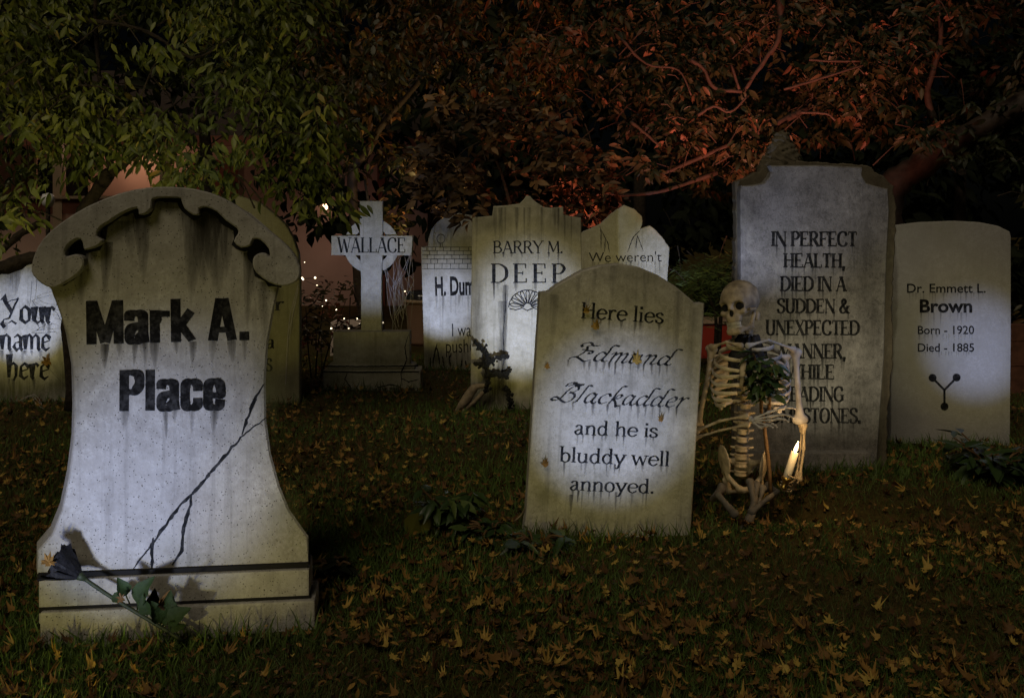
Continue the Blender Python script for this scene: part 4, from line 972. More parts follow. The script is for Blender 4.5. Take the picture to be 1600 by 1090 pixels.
def crown(name, label, poly, Y0, Y1, nclus, per, size, mt, tpls, droop=.8, branches=(), bark='bark', bY=None, foot=None, spread=.16, cat='tree', tint=(0,1), crown_name='crown', trunk_name='trunk', tpow=1.0):
    C = fill(poly, nclus * 2, Y0, Y1)
    g = np.sin(C[:,0]*4.1 + 2*np.sin(C[:,2]*3.3)) + np.sin(C[:,2]*5.3 + C[:,1]*2.9 + 1.7*np.sin(C[:,0]*2.7)) + rng.normal(size=len(C))*.7
    C = C[np.argsort(-g)[:nclus]]
    foot = foot or Vector((C[:,0].mean(), C[:,1].mean(), 0))
    root = empty(name, foot, (0,0,0), label, cat)
    n = nclus * per; P = np.repeat(C, per, 0); k = np.tile(np.arange(per), nclus)
    base_d = unit(nclus); base_d[:, 2] = -np.abs(base_d[:, 2]) * droop * .5 - .12 * droop; bd = np.repeat(base_d, per, 0)
    P = P + bd * (k / per)[:, None] * spread + rng.normal(size=(n, 3)) * spread * .22
    sd = np.cross(bd, np.array([0, 0, 1.0])); sd /= np.linalg.norm(sd, axis=1, keepdims=True) + 1e-6
    D = bd * .6 + sd * np.where(k % 2, .8, -.8)[:, None] + unit(n) * .55 + np.array([0, 0, -droop]); U = FRONT + unit(n) * .9 + np.array([0, 0, .5])
    ti = np.clip(np.repeat(rng.random(nclus), per) * .7 + rng.random(n) * .3, 0, 1) ** tpow * (tint[1]-tint[0]) + tint[0]
    me = scatter_mesh(crown_name, tpls, P - np.array(foot), frames(D, U), rnd(n, size*.6, size*1.15), ti)
    link(crown_name, me, M[mt], root)
    for i, (pl, r0, r1) in enumerate(branches):
        Q = [at(q[0], q[1], q[2] if len(q) > 2 else bY) - foot for q in pl]; Q = catmull(Q, 5)
        mb = MB(); m = len(Q); mb.tube([q + Vector((random.uniform(-1,1), random.uniform(-1,1), random.uniform(-1,1))) * min(r0,.03) * .18 for q in Q], [(r0 + (r1-r0)*j/(m-1))*random.uniform(.86,1.14) for j in range(m)], 9)
        mb.build(trunk_name if i == 0 else 'branch', M[bark], root, True)
    # twigs reaching the clusters
    tw = MB()
    for i in range(0, nclus, 3):
        p = Vector(C[i]) - foot; q = p + Vector((random.uniform(-.3,.3), random.uniform(-.1,.25), random.uniform(-.25,.25)))
        tw.tube([p, p.lerp(q, .5) + Vector((0,0,.03)), q], [.0025,.004,.006], 5)
    tw.build('twigs', M[bark], root)
    return root
# left tree with hanging yellow-green leaves
fl = Vector(((115-CX)*6.3/F, 6.3, 0))
polyL = [(-60,-90),(560,-90),(480,50),(448,90),(490,120),(512,165),(548,215),(520,262),(512,300),(540,345),(500,338),(452,300),(400,295),(330,285),(262,282),(240,240),(205,228),(165,240),(140,290),(95,318),(50,330),(20,352),(-60,400)]
crown('tree', 'leafy tree with drooping yellow-green leaves hanging over the large scrolled headstone', polyL, 5.3, 6.9, 720, 13, .084, 'leaf_green', FINE, .75,
      [([(118,640,6.3),(112,480,6.3),(124,350,6.3),(165,278,6.2),(177,268,6.2),(215,235,6.1),(262,208,6.0),(330,180,5.9),(420,150,5.7)], .06, .008),
       ([(172,270,6.2),(171,240,6.2),(166,205,6.2),(160,150,6.2),(150,60,6.2),(150,-60,6.1)], .024, .01), ([(172,228,6.2),(195,210,6.15),(224,199,6.1),(290,150,6)], .014, .005),
       ([(118,400,6.3),(48,404,6.25),(0,420,6.2),(-60,435,6.1)], .05, .04), ([(60,350,6.4),(31,366,6.3),(0,393,6.3),(-50,410,6.3)], .025, .022),
       ([(60,20,6.1),(130,30,6.1),(230,50,6),(300,90,5.9),(360,60,5.8)], .018, .006)], 'bark', foot=fl, spread=.2)
# thin fringe low over the house
# big rhododendron on the right, lit red
polyR = [(860,-90),(1720,-90),(1720,330),(1600,320),(1560,245),(1490,255),(1430,225),(1330,215),(1270,230),(1180,250),(1120,310),(1060,290),(1000,270),(960,200),(900,140),(870,60)]
fr = Vector(((1388-CX)*8.6/F, 8.6, 0))
crown('tree', 'broad dark evergreen tree lit red from below, its limbs spreading above the tall grey headstone', polyR, 8.0, 9.6, 2300, 8, .108, 'leaf_rhodo', LONG, .45,
      [([(1380,560,8.6),(1384,400,8.6),(1392,300,8.5),(1432,264,8.4),(1480,230,8.3),(1545,192,8.2),(1640,140,8.1)], .15, .09), ([(1218,-40,8.2),(1218,52,8.1),(1194,94,8.1),(1162,143,8.1)], .03, .014),
       ([(1078,94,8.0),(1099,108,8.0),(1117,138,8.0),(1159,143,8.0)], .016, .014), ([(1141,98,8),(1155,140,8)], .01, .012), ([(1264,94,8),(1300,96,8),(1344,96,8)], .01, .008), ([(1225,140,8),(1285,122,8),(1330,108,8),(1390,90,8.1)], .012, .006),
       ([(1090,180,8),(1115,166,8),(1140,175,8),(1170,150,8)], .014, .008), ([(1035,272,8.3),(1085,250,8.3),(1145,224,8.3),(1200,200,8.4),(1260,170,8.5)], .016, .03), ([(942,301,8.1),(980,305,8.1),(1040,297,8.2),(1120,270,8.3)], .008, .02),
       ([(1460,190,8.3),(1450,140,8.3),(1470,60,8.3),(1460,-50,8.3)], .03, .018), ([(1250,176,8),(1290,178,8),(1305,188,8)], .01, .008), ([(970,60,8.0),(1010,100,8),(1060,110,8),(1080,150,8)], .012, .006), ([(985,190,8),(1010,210,8),(1030,228,8)], .014, .008)], 'bark_red', foot=fr, spread=.12, tpow=1.3)
# middle tree with orange and green leaves
polyM = [(440,-90),(900,-90),(900,70),(960,150),(860,175),(760,150),(700,170),(640,160),(560,200),(500,150),(470,110),(455,60)]
crown('tree', 'tree with mixed orange and green autumn leaves behind the ringed cross', polyM, 8.6, 10.2, 800, 9, .1, 'leaf_mixed', OV, .6,
      [([(575,560,9.6),(560,420,9.6),(550,275,9.5),(575,235,9.4),(600,190,9.3),(660,120,9.2),(700,40,9.2)], .06, .02), ([(718,45,8.8),(740,56,8.8),(762,70,8.8)], .01, .008), ([(700,78,8.8),(740,84,8.8),(790,74,8.8)], .01, .006)], 'bark_red', spread=.16)
# brown bush behind the shell stone
polyB = [(640,210),(690,165),(760,150),(830,165),(920,190),(960,240),(965,330),(930,350),(800,345),(700,345),(655,300)]
crown('shrub', 'dry brown shrub with pale curled leaves rising behind the shell headstone', polyB, 7.9, 8.8, 240, 8, .11, 'leaf_brown', OV, .2,
      [([(830,560,8.3),(820,420,8.3),(800,330,8.2),(770,230,8.2)], .03, .01), ([(835,560,8.3),(870,380,8.3),(900,260,8.3)], .025, .008)], 'bark', spread=.16, cat='shrub', crown_name='foliage', trunk_name='stem')
polyD = [(480,230),(560,200),(640,220),(650,300),(640,380),(560,330),(500,350)]
crown('shrub', 'sparse dark shrub with few orange leaves between the cross and the brown shrub', polyD, 8.8, 9.8, 40, 7, .1, 'leaf_mixed', OV, .4, [([(600,560,9.3),(590,420,9.3),(570,280,9.3)], .03, .01)], 'bark', spread=.2, cat='shrub', crown_name='foliage', trunk_name='stem')
# dark hedge closing the garden
polyH = [(430,-140),(1900,-140),(1900,560),(1050,520),(700,420),(600,380),(430,330)]
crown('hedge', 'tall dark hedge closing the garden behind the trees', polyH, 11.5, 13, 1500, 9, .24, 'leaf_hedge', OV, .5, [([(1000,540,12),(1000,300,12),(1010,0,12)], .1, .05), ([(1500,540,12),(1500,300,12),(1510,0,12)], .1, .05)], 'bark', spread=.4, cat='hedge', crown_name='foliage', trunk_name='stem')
polyL2 = [(-260,-140),(430,-140),(430,120),(300,190),(160,170),(80,215),(-60,260),(-260,300)]
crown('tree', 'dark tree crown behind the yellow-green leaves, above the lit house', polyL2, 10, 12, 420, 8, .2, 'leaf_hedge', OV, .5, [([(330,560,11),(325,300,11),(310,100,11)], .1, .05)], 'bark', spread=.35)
# dim red ornamental shrub left of the cross and low plants
polyS = [(470,450),(520,430),(560,455),(565,520),(520,560),(505,605),(475,600),(468,520)]
crown('shrub', 'small twiggy shrub with red-tipped leaves just left of the stone cross', polyS, 7.7, 8.2, 60, 9, .055, 'leaf_red', LONG, .1,
      [([(492,612,7.9),(495,560,7.9),(505,480,7.9)], .008, .003), ([(495,612,7.9),(515,540,7.9),(540,470,7.9)], .007, .003), ([(490,612,7.9),(482,550,7.9),(478,480,7.9)], .007, .003)], 'bark', spread=.1, cat='shrub', crown_name='foliage', trunk_name='stem')
polyJ = [(1046,400),(1062,396),(1085,425),(1120,415),(1160,395),(1165,480),(1150,520),(1110,505),(1080,460),(1050,440)]
JN = [tpl_ovate(.05,.01,.05)]
crown('shrub', 'feathery green juniper between the broken headstone and the skull', polyJ, 7.6, 8.3, 90, 26, .075, 'juniper', JN, .0, [([(1120,560,8),(1115,480,8),(1080,430,8)], .02, .006), ([(1122,560,8),(1130,470,8),(1145,420,8)], .02, .006)], 'bark', spread=.2, cat='shrub', crown_name='foliage', trunk_name='stem')

# ------------------------------------------------------------------ ground, lawn, litter
def gz(x, y):
    x = np.asarray(x, float); y = np.asarray(y, float); near = np.clip((11 - y) / 4, 0, 1) * np.clip((7 - np.abs(x)) / 2, 0, 1)
    z = .012 * np.sin(x*2.3 + 1) * np.cos(y*1.9) + .008 * np.sin(x*5.1 + y*3.7)
    q = ((x - 1.30)/.27)**2 + ((y - 4.10)/.15)**2
    z = z - .13 * np.exp(-q**2) + .05 * np.exp(-(((x-1.25)/.35)**2 + ((y-3.86)/.07)**2)) + .05*np.exp(-(((x-1.33)/.3)**2 + ((y-4.42)/.16)**2))
    return z * near
xs = np.concatenate([np.linspace(-60,-7,12), np.linspace(-6.8,6.8,230), np.linspace(7,60,12)]); ys = np.concatenate([np.linspace(-20,1.5,8), np.linspace(1.7,11.5,200), np.linspace(12,90,16)])
GX, GY = np.meshgrid(xs, ys, indexing='ij'); GZ = gz(GX, GY); nx, ny = GX.shape
V = np.stack([GX, GY, GZ], 2).reshape(-1, 3); ii, jj = np.meshgrid(np.arange(nx-1), np.arange(ny-1), indexing='ij'); a = (ii*ny + jj).ravel()
me = mesh('ground', V, np.stack([a, a+ny, a+ny+1, a+1], 1))
def soil(t, b):
    v = coords(t); n = noise(t, v, 9, 8, .65); n2 = noise(t, v, 70, 4)
    c = ramp(t, n, [(.3, (.045,.028,.012)), (.5, (.075,.06,.02)), (.7, (.12,.075,.03))])
    t.links.new(mixc(t, .6, c, n2, 'MULTIPLY'), b.inputs['Base Color']); b.inputs['Roughness'].default_value = 1; b.inputs['Specular IOR Level'].default_value = .05
    bump(t, b, n2, .8, .02)
M['soil'] = mat('dark lawn soil', soil)
tag(link('ground', me, M['soil'], None, True), kind='structure')
# blades: more of them near, longer at the feet of stones
def ground_pts(n, ya=2.3, yb=9.5, pw=1.0):
    y = ya * (yb/ya) ** rng.random(n); x = (rng.random(n) - .5) * (y * 1.14 + .5); return x, y
feet = [(s.root.location.x, s.root.location.y, w) for s, w in ((s1,.42),(s2,.33),(s3,.38),(s4,.34),(s5,.36),(s6,.34),(s7,.36),(s8,.42),(s9,.42),(s10,.37))]
def under(x, y):
    m = np.zeros(len(x), bool)
    for fx, fy, w in feet: m |= (np.abs(x - fx) < w) & (y > fy - .03) & (y < fy + .1)
    return m
n = 170000; x, y = ground_pts(n); m = ~under(x, y); x, y = x[m], y[m]
ex = []
for fx, fy, w in feet:
    k = 600 if fy < 5 else 350; ex.append(np.stack([rnd(k, fx-w-.05, fx+w+.05), fy - .06 - np.abs(rng.normal(size=k))*.05], 1))
ex = np.concatenate(ex); q = ((x-1.30)/.3)**2 + ((y-4.08)/.17)**2; m = q > .3; x, y = x[m], y[m]
nb = len(x); X = np.concatenate([x, ex[:,0]]); Y = np.concatenate([y, ex[:,1]]); n = len(X)
patch = .5 + .5*np.sin(X*2.1 + 1.3*np.sin(Y*1.7)) * np.cos(Y*2.6 + X)
hgt = rnd(n, .024, .054) * (.7 + .6*patch); hgt[nb:] = .03 + .075*rng.random(n-nb)**2.2
tv = np.array([(-.5,0,0),(.5,0,0),(-.4,.4,.03),(.4,.4,.03),(-.22,.75,.14),(.22,.75,.14),(0,1,.3)]); tv[:,0] *= .075
D = np.stack([rng.normal(size=n)*.45, rng.normal(size=n)*.45, np.ones(n)], 1); U = unit(n); U[:,2] *= .2
me = scatter_mesh('grass', [(tv, [(0,1,3,2),(2,3,5,4),(4,5,6)])], np.stack([X, Y, gz(X, Y)], 1), frames(D, U), hgt, np.clip(patch*.6 + rng.random(n)*.5, 0, 1))
tag(link('grass', me, M['grass']), 'short dark lawn grass, longer round the feet of the headstones', 'grass', kind='stuff')
n = 19000; x, y = ground_pts(n, 2.4, 9); m = ~under(x, y) & (np.sin(x*3.1 + 2*np.sin(y*2.3)) + np.sin(y*4.7 + x*1.3) + rng.normal(size=n)*1.3 > -.6 + np.clip((4.2 - y)*.75, 0, 1.1)) ; x, y = x[m], y[m]; n = len(x)
D = np.stack([rng.normal(size=n), rng.normal(size=n), rng.normal(size=n)*.3], 1); U = np.stack([rng.normal(size=n)*.35, rng.normal(size=n)*.35 - .15, np.ones(n)], 1)
me = scatter_mesh('leaf_litter', MAP, np.stack([x, y, gz(x, y) + rnd(n, .012, .04)], 1), frames(D, U), rnd(n, .014, .052), .12 + .88*rng.random(n)**1.5)
tag(link('leaf_litter', me, M['maple']), 'brown and yellow leaf litter scattered over the whole lawn', 'leaf litter', kind='stuff')
n = 10000; x, y = ground_pts(n, 2.4, 9.5); m = ~under(x, y); x, y = x[m], y[m]; n = len(x)
D = np.stack([rng.normal(size=n), rng.normal(size=n), rng.normal(size=n)*.3], 1); U = np.stack([rng.normal(size=n)*.4, rng.normal(size=n)*.4 - .2, np.ones(n)], 1)
me = scatter_mesh('leaf_crumbs', LONG + OV, np.stack([x, y, gz(x, y) + rnd(n, .008, .028)], 1), frames(D, U), rnd(n, .012, .036), rng.random(n)**1.6 * .75)
tag(link('leaf_crumbs', me, M['maple']), 'small brown leaf crumbs and torn leaves in the lawn', 'leaf litter', kind='stuff')
# the largest fallen leaves, each its own object
LV = []
for i in range(16):
    tv, tf = MAP[i % 8]; me = mesh('fallen_leaf', tv, tf); at_ = me.attributes.new('tint', 'FLOAT', 'POINT'); at_.data.foreach_set('value', np.full(len(tv), random.uniform(.3, .95), np.float32)); me.materials.append(M['maple']); LV.append(me)
def fallen(p, s, rot, k=None, label='fallen maple leaf lying loose on the dark lawn', group='fallen maple leaves on the lawn'):
    o = bpy.data.objects.new('fallen_leaf', LV[k if k is not None else random.randrange(16)]); COL.objects.link(o); o.location = p; o.scale = (s, s, s); o.rotation_euler = rot
    return tag(o, label, 'leaf', group)
cnt = 0
while cnt < 170:
    px, py = random.uniform(-10, 1610), 700 + 390 * random.random() ** .6
    yy = Yg(py); xx = (px - CX)*yy/F
    if under(np.array([xx]), np.array([yy - .02]))[0] or ((xx-1.3)/.28)**2 + ((yy-4.08)/.15)**2 < 1: continue
    fallen((xx, yy, float(gz(xx, yy)) + random.uniform(.022, .045)), random.uniform(.03, .054), (random.gauss(0, .5) + .15, random.gauss(0, .35), random.uniform(0, 6.28))); cnt += 1
for px, py, s, lab in [(931,512,.05,'orange leaf stuck below the first word of the white headstone'),(995,566,.06,'orange leaf stuck on the second line of the white headstone'),(1033,657,.036,'small reddish leaf stuck right of the third line of the white headstone'),(852,726,.04,'orange leaf stuck at the left edge of the white headstone'),(917,488,.045,'yellow leaf stuck on the first capital of the white headstone'),(855,574,.03,'brown leaf stuck high on the left side of the white headstone')]:
    p = s2.world(px, py, -.012); fallen(p, s, (R(80), random.uniform(-.3,.3), random.uniform(-.2,.2)), None, lab, 'leaves stuck on the white headstone')
fallen(s8.world(72, 568, -.015), .1, (R(85), .2, .5), 3, 'tan leaf stuck over the last letter of the blackletter headstone', None)

# ------------------------------------------------------------------ plants on the ground
def plant(name, label, foot, n_st, h, size, mt, tpls, tint=(0,.8), spread=.5, per=9, cat='plant', lean=(0,0)):
    root = empty(name, foot, (0,0,0), label, cat); P = []; D = []; ti = []
    for i in range(n_st):
        a = random.uniform(0, 6.28); d = Vector((math.cos(a)*spread + lean[0], math.sin(a)*spread + lean[1], 1)).normalized(); L_ = h*random.uniform(.6, 1.1)
        q = [Vector((math.cos(a), math.sin(a), 0))*.02, d*L_*.5 + Vector((0,0,.02)), d*L_ - Vector((0,0,.03*spread))]
        mb = MB(); mb.tube(catmull(q, 4), .004, 6); mb.build('stem', M['stick'], root)
        for k in range(per):
            t = .35 + .65*(k/(per-1)); p = q[0].lerp(q[2], t); b = random.uniform(0, 6.28)
            P.append(p); D.append((math.cos(b), math.sin(b), random.uniform(-.5,.35))); ti.append(random.random())
    P = np.array(P); D = np.array(D); m = len(P); U = np.tile(np.array([0,-.25,1.0]), (m,1)) + unit(m)*.35
    me = scatter_mesh('foliage', tpls, P, frames(D, U), rnd(m, size*.7, size*1.2), np.array(ti)*(tint[1]-tint[0]) + tint[0]); link('foliage', me, M[mt], root); return root
G_ = lambda px, py: Vector(((px-CX)*Yg(py)/F, Yg(py), 0))
plant('plant', 'bushy dark-leaved plant with yellow lower leaves left of the white headstone', G_(700, 832), 18, .2, .085, 'leaf_dark', OV, (.35,.9), .55)
plant('plant', 'low dark plant at the lower left corner of the white headstone', G_(838, 866), 15, .15, .085, 'leaf_dark', OV, (.3,.88), 1.0)
plant('plant', 'low spreading green weeds in front of the white headstone', G_(800, 905), 15, .1, .085, 'leaf_dark', OV, (.2,.9), 1.6)
plant('plant', 'sprawling green weed between the bushy plant and the foot of the white headstone', G_(765, 850), 12, .13, .08, 'leaf_dark', OV, (.25,.9), .9)
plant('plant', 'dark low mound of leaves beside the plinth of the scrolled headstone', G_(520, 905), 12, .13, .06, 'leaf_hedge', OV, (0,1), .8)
plant('plant', 'glossy evergreen seedling with drooping leaves at the right edge', G_(1555, 752), 15, .27, .13, 'leaf_dark', LONG, (.3,.82), .9)
plant('plant', 'dark clump of leaves at the foot of the right edge headstone', G_(1500, 725), 6, .1, .09, 'leaf_dark', LONG, (0,.7), 1.0)
YL = []
for i in range(2):
    tv, tf = OV[i]; me = mesh('yellow_leaf', tv * np.array([1.5, 1, 1]), tf); at_ = me.attributes.new('tint', 'FLOAT', 'POINT'); at_.data.foreach_set('value', np.full(len(tv), .97, np.float32)); me.materials.append(M['leaf_dark']); YL.append(me)
for px, py, s, lab in [(655,800,.13,'outermost left of the yellow-green leaves hanging low on the bushy plant'),(676,806,.13,'second yellow-green leaf hanging low on the left side of the bushy plant'),(716,800,.14,'tall yellow-green leaf low on the right side of the bushy plant'),(732,815,.11,'small yellow-green leaf at the right foot of the bushy plant')]:
    p = at(px, py, Yg(842)); o = bpy.data.objects.new('yellow_leaf', random.choice(YL)); COL.objects.link(o); o.location = p; o.scale = (s,)*3; o.rotation_euler = (R(-65), random.uniform(-.4,.4), random.uniform(-.5,.5)); tag(o, lab, 'leaf', 'yellow leaves on the bushy plant')
# sprig in the ribs
sp = plant('leafy_sprig', 'green leafy sprig stuffed upright inside the rib cage', kp(1196, 645, -.14), 9, .27, .075, 'leaf_dark', OV, (.5,.95), .2, 13)
# dead branch by the shell stone
Yd = Yg(645); db = empty('dead_branch', G_(735, 645), (0,0,0), 'pale broken branch with black mossy twigs leaning at the shell headstone', 'branch'); bl = db.location.copy()
M['driftwood'] = plain('pale weathered wood', (.3,.24,.15), .85, .5, 30, bmp=.5); M['moss_black'] = plain('black moss', (.012,.012,.009), .95, .5, 60, bmp=.8)
q = lambda L: [at(a, b, Yd + (c[0] if c else 0)) - bl for a, b, *c in L]
mb = MB(); mb.tube(catmull(q([(712,644),(720,634),(728,625),(737,611),(745,604),(760,602)]), 4), [.012,.014,.017,.02,.024,.027,.03,.031,.032,.033,.032,.031,.03,.03,.028,.026,.02,.018,.016,.014,.012], 9)
mb.build('branch_wood', M['driftwood'], db, True)
mb = MB(); mb.tube(catmull(q([(720,645),(729,637),(740,628),(756,612)]), 4), .014, 8); mb.build('branch_wood', M['driftwood'], db, True)
for L_ in ([(759,612),(763,591),(759,571),(761,555),(754,544),(743,535)], [(762,583),(778,585),(790,588),(795,580)], [(760,571),(745,568)], [(763,570),(772,561),(790,556)], [(798,634),(795,622),(793,608)]):
    mb = MB(); P = catmull(q(L_), 6); mb.tube(P, [.007 + .006*random.random() for _ in P], 7)
    for p in P:
        for _ in range(4):
            bm = bmesh.new(); bmesh.ops.create_icosphere(bm, subdivisions=1, radius=random.uniform(.005,.014)); c = p + Vector((random.gauss(0,.009), random.gauss(0,.008), random.gauss(0,.009)))
            mb.add([v.co*random.uniform(.7,1.4) + c for v in bm.verts], [[v.index for v in f.verts] for f in bm.faces]); bm.free()
    mb.build('mossy_twig', M['moss_black'], db)
# pale stalk at the white stone
mb = MB(); mb.tube(catmull([G_(795,822) + Vector((0,0,.0)), at(806,812,3.98), at(816,802,3.96), at(829,778,3.9)], 4), .0035, 6)
tag(mb.build('stalk', M['driftwood'], None, True), 'thin pale stalk leaning at the left edge of the white headstone', 'stalk')

# ------------------------------------------------------------------ rose lying on the plinth
M['rose_black'] = plain('black velvet petals', (.011,.011,.013), .7, .4, 60, bmp=.3)
M['rose_stem'] = plain('dark green stem', (.022,.033,.013), .6, .4, 40); M['rose_leaf'] = plain('dark green rose leaf', (.016,.036,.006), .75, .5, 25, bmp=.4)
rw = lambda px, py, y: s1.world(px, py, y)
rc = rw(130, 902, -.085); rh = rw(84, 876, -.085)
rose = empty('rose', rc, (0,0,0), 'black artificial rose on a long green stem lying across the scrolled headstone\'s plinth', 'rose')
axr = (rh - rc).normalized(); e1 = axr.cross(Vector((0,1,0))).normalized(); e2 = axr.cross(e1)
for k in range(11):
    a0 = k*2.4; mb = MB(); v = []; nn = 7
    for i in range(nn):
        u = i/(nn-1)*2 - 1
        for j in range(6):
            t = j/5; rad = (.007 + .043*t**.7)*(1 - .045*(k % 4)) + .004*math.sin(u*5 + k)*t + (.009*t*t if k > 6 else 0) + random.uniform(-.004,.004)*t; an = a0 + u*(.75 - .1*t)
            v.append(axr*(.006 + .1*t*(1 - .18*u*u) - .006*(k % 4)*t + random.uniform(-.004,.004)*(j == 5)) + (e1*math.cos(an) + e2*math.sin(an))*rad)
    mb.add(v, [(i*6+j, (i+1)*6+j, (i+1)*6+j+1, i*6+j+1) for i in range(nn-1) for j in range(5)]); mb.build('petal', M['rose_black'], rose, True)
mb = MB(); mb.tube([axr*-.012, axr*.004, axr*.016], [.006,.012,.014], 8); mb.build('calyx', M['rose_stem'], rose, True)
mb = MB(); mb.tube(catmull([p - rc for p in (rw(130,902,-.085), rw(165,926,-.1), rw(205,951,-.12), rw(240,972,-.13), rw(285,1000,-.14))], 5), .0058, 7); mb.build('stem', M['rose_stem'], rose, True)
tv, tf = [], []
for i_ in range(9):
    t_ = i_/8; w_ = .4*math.sin(math.pi*min(1, t_*1.02)**.8)**.8*(1 - .25*t_) + .004
    for j_ in range(-2, 3): tv.append((w_*j_/2*(1 + (.06 if i_ % 2 else -.04)*(abs(j_) == 2)), t_, .16*abs(j_/2)**1.5*math.sin(math.pi*t_) - .3*t_*t_ + .02*math.sin(i_*2 + j_)))
for i_ in range(8):
    for j_ in range(4): tf.append((i_*5+j_, i_*5+j_+1, i_*5+j_+6, i_*5+j_+5))
for (px, py, qx, qy, y, s) in [(197,930,185,900,-.13,.062),(215,945,232,895,-.13,.07),(235,960,215,930,-.15,.05),(255,975,268,920,-.15,.085),(262,972,296,945,-.16,.06),(250,972,240,935,-.16,.06),(262,975,292,982,-.16,.05),(175,930,195,938,-.13,.045),(232,950,246,920,-.1,.05)]:
    a = rw(px, py, y + .02); b = rw(qx, qy, y); d = (b - a).normalized(); u = Vector((random.uniform(-.9,.9), -.8, random.uniform(-.2,.9))); x_ = d.cross(u).normalized(); z_ = x_.cross(d)
    mr = Matrix((x_, d, z_)).transposed(); me = mesh('leaf', [tuple(mr @ Vector(p) * (b-a).length * .85 + a - rc) for p in tv], tf); link('leaf', me, M['rose_leaf'], rose, True)
    mb = MB(); mb.tube([a - rc, a - rc - d*.02 + Vector((0,.01,-.01))], .0022, 5); mb.build('leaf_stalk', M['rose_stem'], rose)
fallen(rw(76, 880, -.135), .05, (R(75), .2, .3), 5, 'ragged yellow leaf stuck on the black rose head', None)
fallen(rw(250, 948, -.18), .055, (R(70), -.2, 1.6), 2, 'yellow leaf caught in the rose leaves', None)
fallen(rw(190, 938, -.15), .035, (R(75), -.2, .6), 9, 'small tan leaf on the rose stem', None)

# ------------------------------------------------------------------ cobwebs
M['web'] = plain('grey web thread', (.34,.32,.3), .8, .2, 30)
def web(label, anchor, strands, Y, r=.0016):
    root = at(*anchor, Y); mb = MB()
    for pl in strands:
        P = catmull([at(a, b, Y) - root for a, b in pl], 5); mb.tube([p + Vector((0, random.uniform(-.006,.006), 0)) for p in P], r*random.uniform(.6,1.4), 4)
    o = mb.build('cobweb', M['web']); o.location = root; return tag(o, label, 'cobweb')
st = [[(642,400),(638,440),(632,480),(626,517)],[(640,400),(622,440),(616,470),(618,517)],[(600,415),(615,440),(632,452)],[(604,425),(612,436),(620,452),(634,470)],[(643,400),(646,450),(640,520)],[(641,399),(630,430),(612,450),(610,490),(622,516)],[(600,420),(606,440),(608,434)],[(626,402),(622,430),(628,450)],[(618,420),(614,440),(618,448)]]
for i in range(16):
    a = random.uniform(600, 640); st.append([(a, random.uniform(400,440)), (a + random.uniform(-8,14), random.uniform(440,470)), (random.uniform(612,640), random.uniform(480,517))])
web('torn grey cobweb hanging from the right arm of the stone cross', (630,450), st, s10.Y - .06)
st = [[(108,455),(75,462),(50,470),(48,480),(75,490),(90,492)],[(50,470),(60,480),(85,485),(95,500)],[(48,497),(62,512),(50,520),(88,518)],[(44,470),(45,497),(60,508)],[(78,482),(74,500),(84,506)],[(55,517),(75,512),(90,520)],[(50,440),(48,470)],[(60,560),(90,590),(113,614)]]
web('dark tangled thread hanging over the blackletter headstone', (60,490), st, s8.Y - .05, .0013).data.materials[0] = M['moss_black']
st = [[(466,445),(452,500),(448,560),(446,600)],[(466,450),(458,490),(450,520)],[(460,470),(452,530)]]
web('faint grey web strand on the mossy headstone\'s right edge', (452,520), st, s9.Y - .05, .0022)
st = [[(40,622),(52,616),(60,622),(66,634)],[(30,626),(48,618),(62,630)],[(52,614),(54,628),(70,640)]]
web('small grey web knot on the ground below the blackletter headstone', (52,622), st, s8.Y - .3, .0022)

# ------------------------------------------------------------------ house and things behind the cross
M['house_wall'] = plain('peach painted wall', (.4,.27,.22), .85, .15, 3); M['house_trim'] = plain('red brown trim', (.2,.07,.045), .7, .3, 10); M['roof'] = plain('dark roof', (.05,.035,.03), .9, .4, 12)
M['glass_dark'] = plain('dark window glass', (.02,.02,.025), .1, .2, 3, spec=.6); M['cream'] = plain('cream trim', (.55,.4,.28), .6, .2, 10)
YH = 15.0; hx = lambda px: (px-CX)*YH/F; hz = lambda py: H0-(py-HY)*YH/F
hs = empty('house', (hx(200), YH, 0), (0,0,0), 'low peach painted house with red-brown trim, lit warm behind the left tree', 'house'); ho = Vector((hx(200), YH, 0))
def hbox(name, m, x0, x1, y0, y1, z0, z1, par=hs):
    mb = MB(); mb.box(x0-ho.x, x1-ho.x, y0-ho.y, y1-ho.y, z0, z1); return mb.build(name, M[m], par)
hbox('wall', 'house_wall', hx(-260), hx(668), YH, YH+5, 0, hz(215))
mb = MB(); xa, xb, z0 = hx(-290)-ho.x, hx(690)-ho.x, hz(218); mb.add([(xa,-.9,z0-.12),(xb,-.9,z0-.12),(xb,2.5,z0+1.3),(xa,2.5,z0+1.3),(xa,6,z0-.1),(xb,6,z0-.1),(xa,-.9,z0-.03),(xb,-.9,z0-.03),(xb,2.5,z0+1.42),(xa,2.5,z0+1.42)], [(0,1,2,3),(3,2,5,4),(6,9,8,7),(0,6,7,1),(9,4,5,8),(0,3,9,6),(1,7,8,2)]); mb.build('roof', M['roof'], hs)
hbox('fascia', 'house_trim', hx(-290), hx(690), YH-.98, YH-.905, hz(236), hz(221))
hbox('porch_rail', 'house_trim', hx(30), hx(330), YH-1.9, YH-1.8, hz(336), hz(316)); hbox('porch_rail_cap', 'cream', hx(30), hx(330), YH-1.95, YH-1.75, hz(316)+.004, hz(316)+.04)
for px in (34, 180, 326): hbox('porch_post', 'cream', hx(px)-.06, hx(px)+.06, YH-1.91, YH-1.79, 0, hz(240))
w = hbox('window', 'glass_dark', hx(60), hx(140), YH-.03, YH+.05, hz(330), hz(250)); 
for a in ((56,60),(140,144)): hbox('window_frame', 'cream', hx(a[0]), hx(a[1]), YH-.06, YH-.001, hz(334), hz(246))
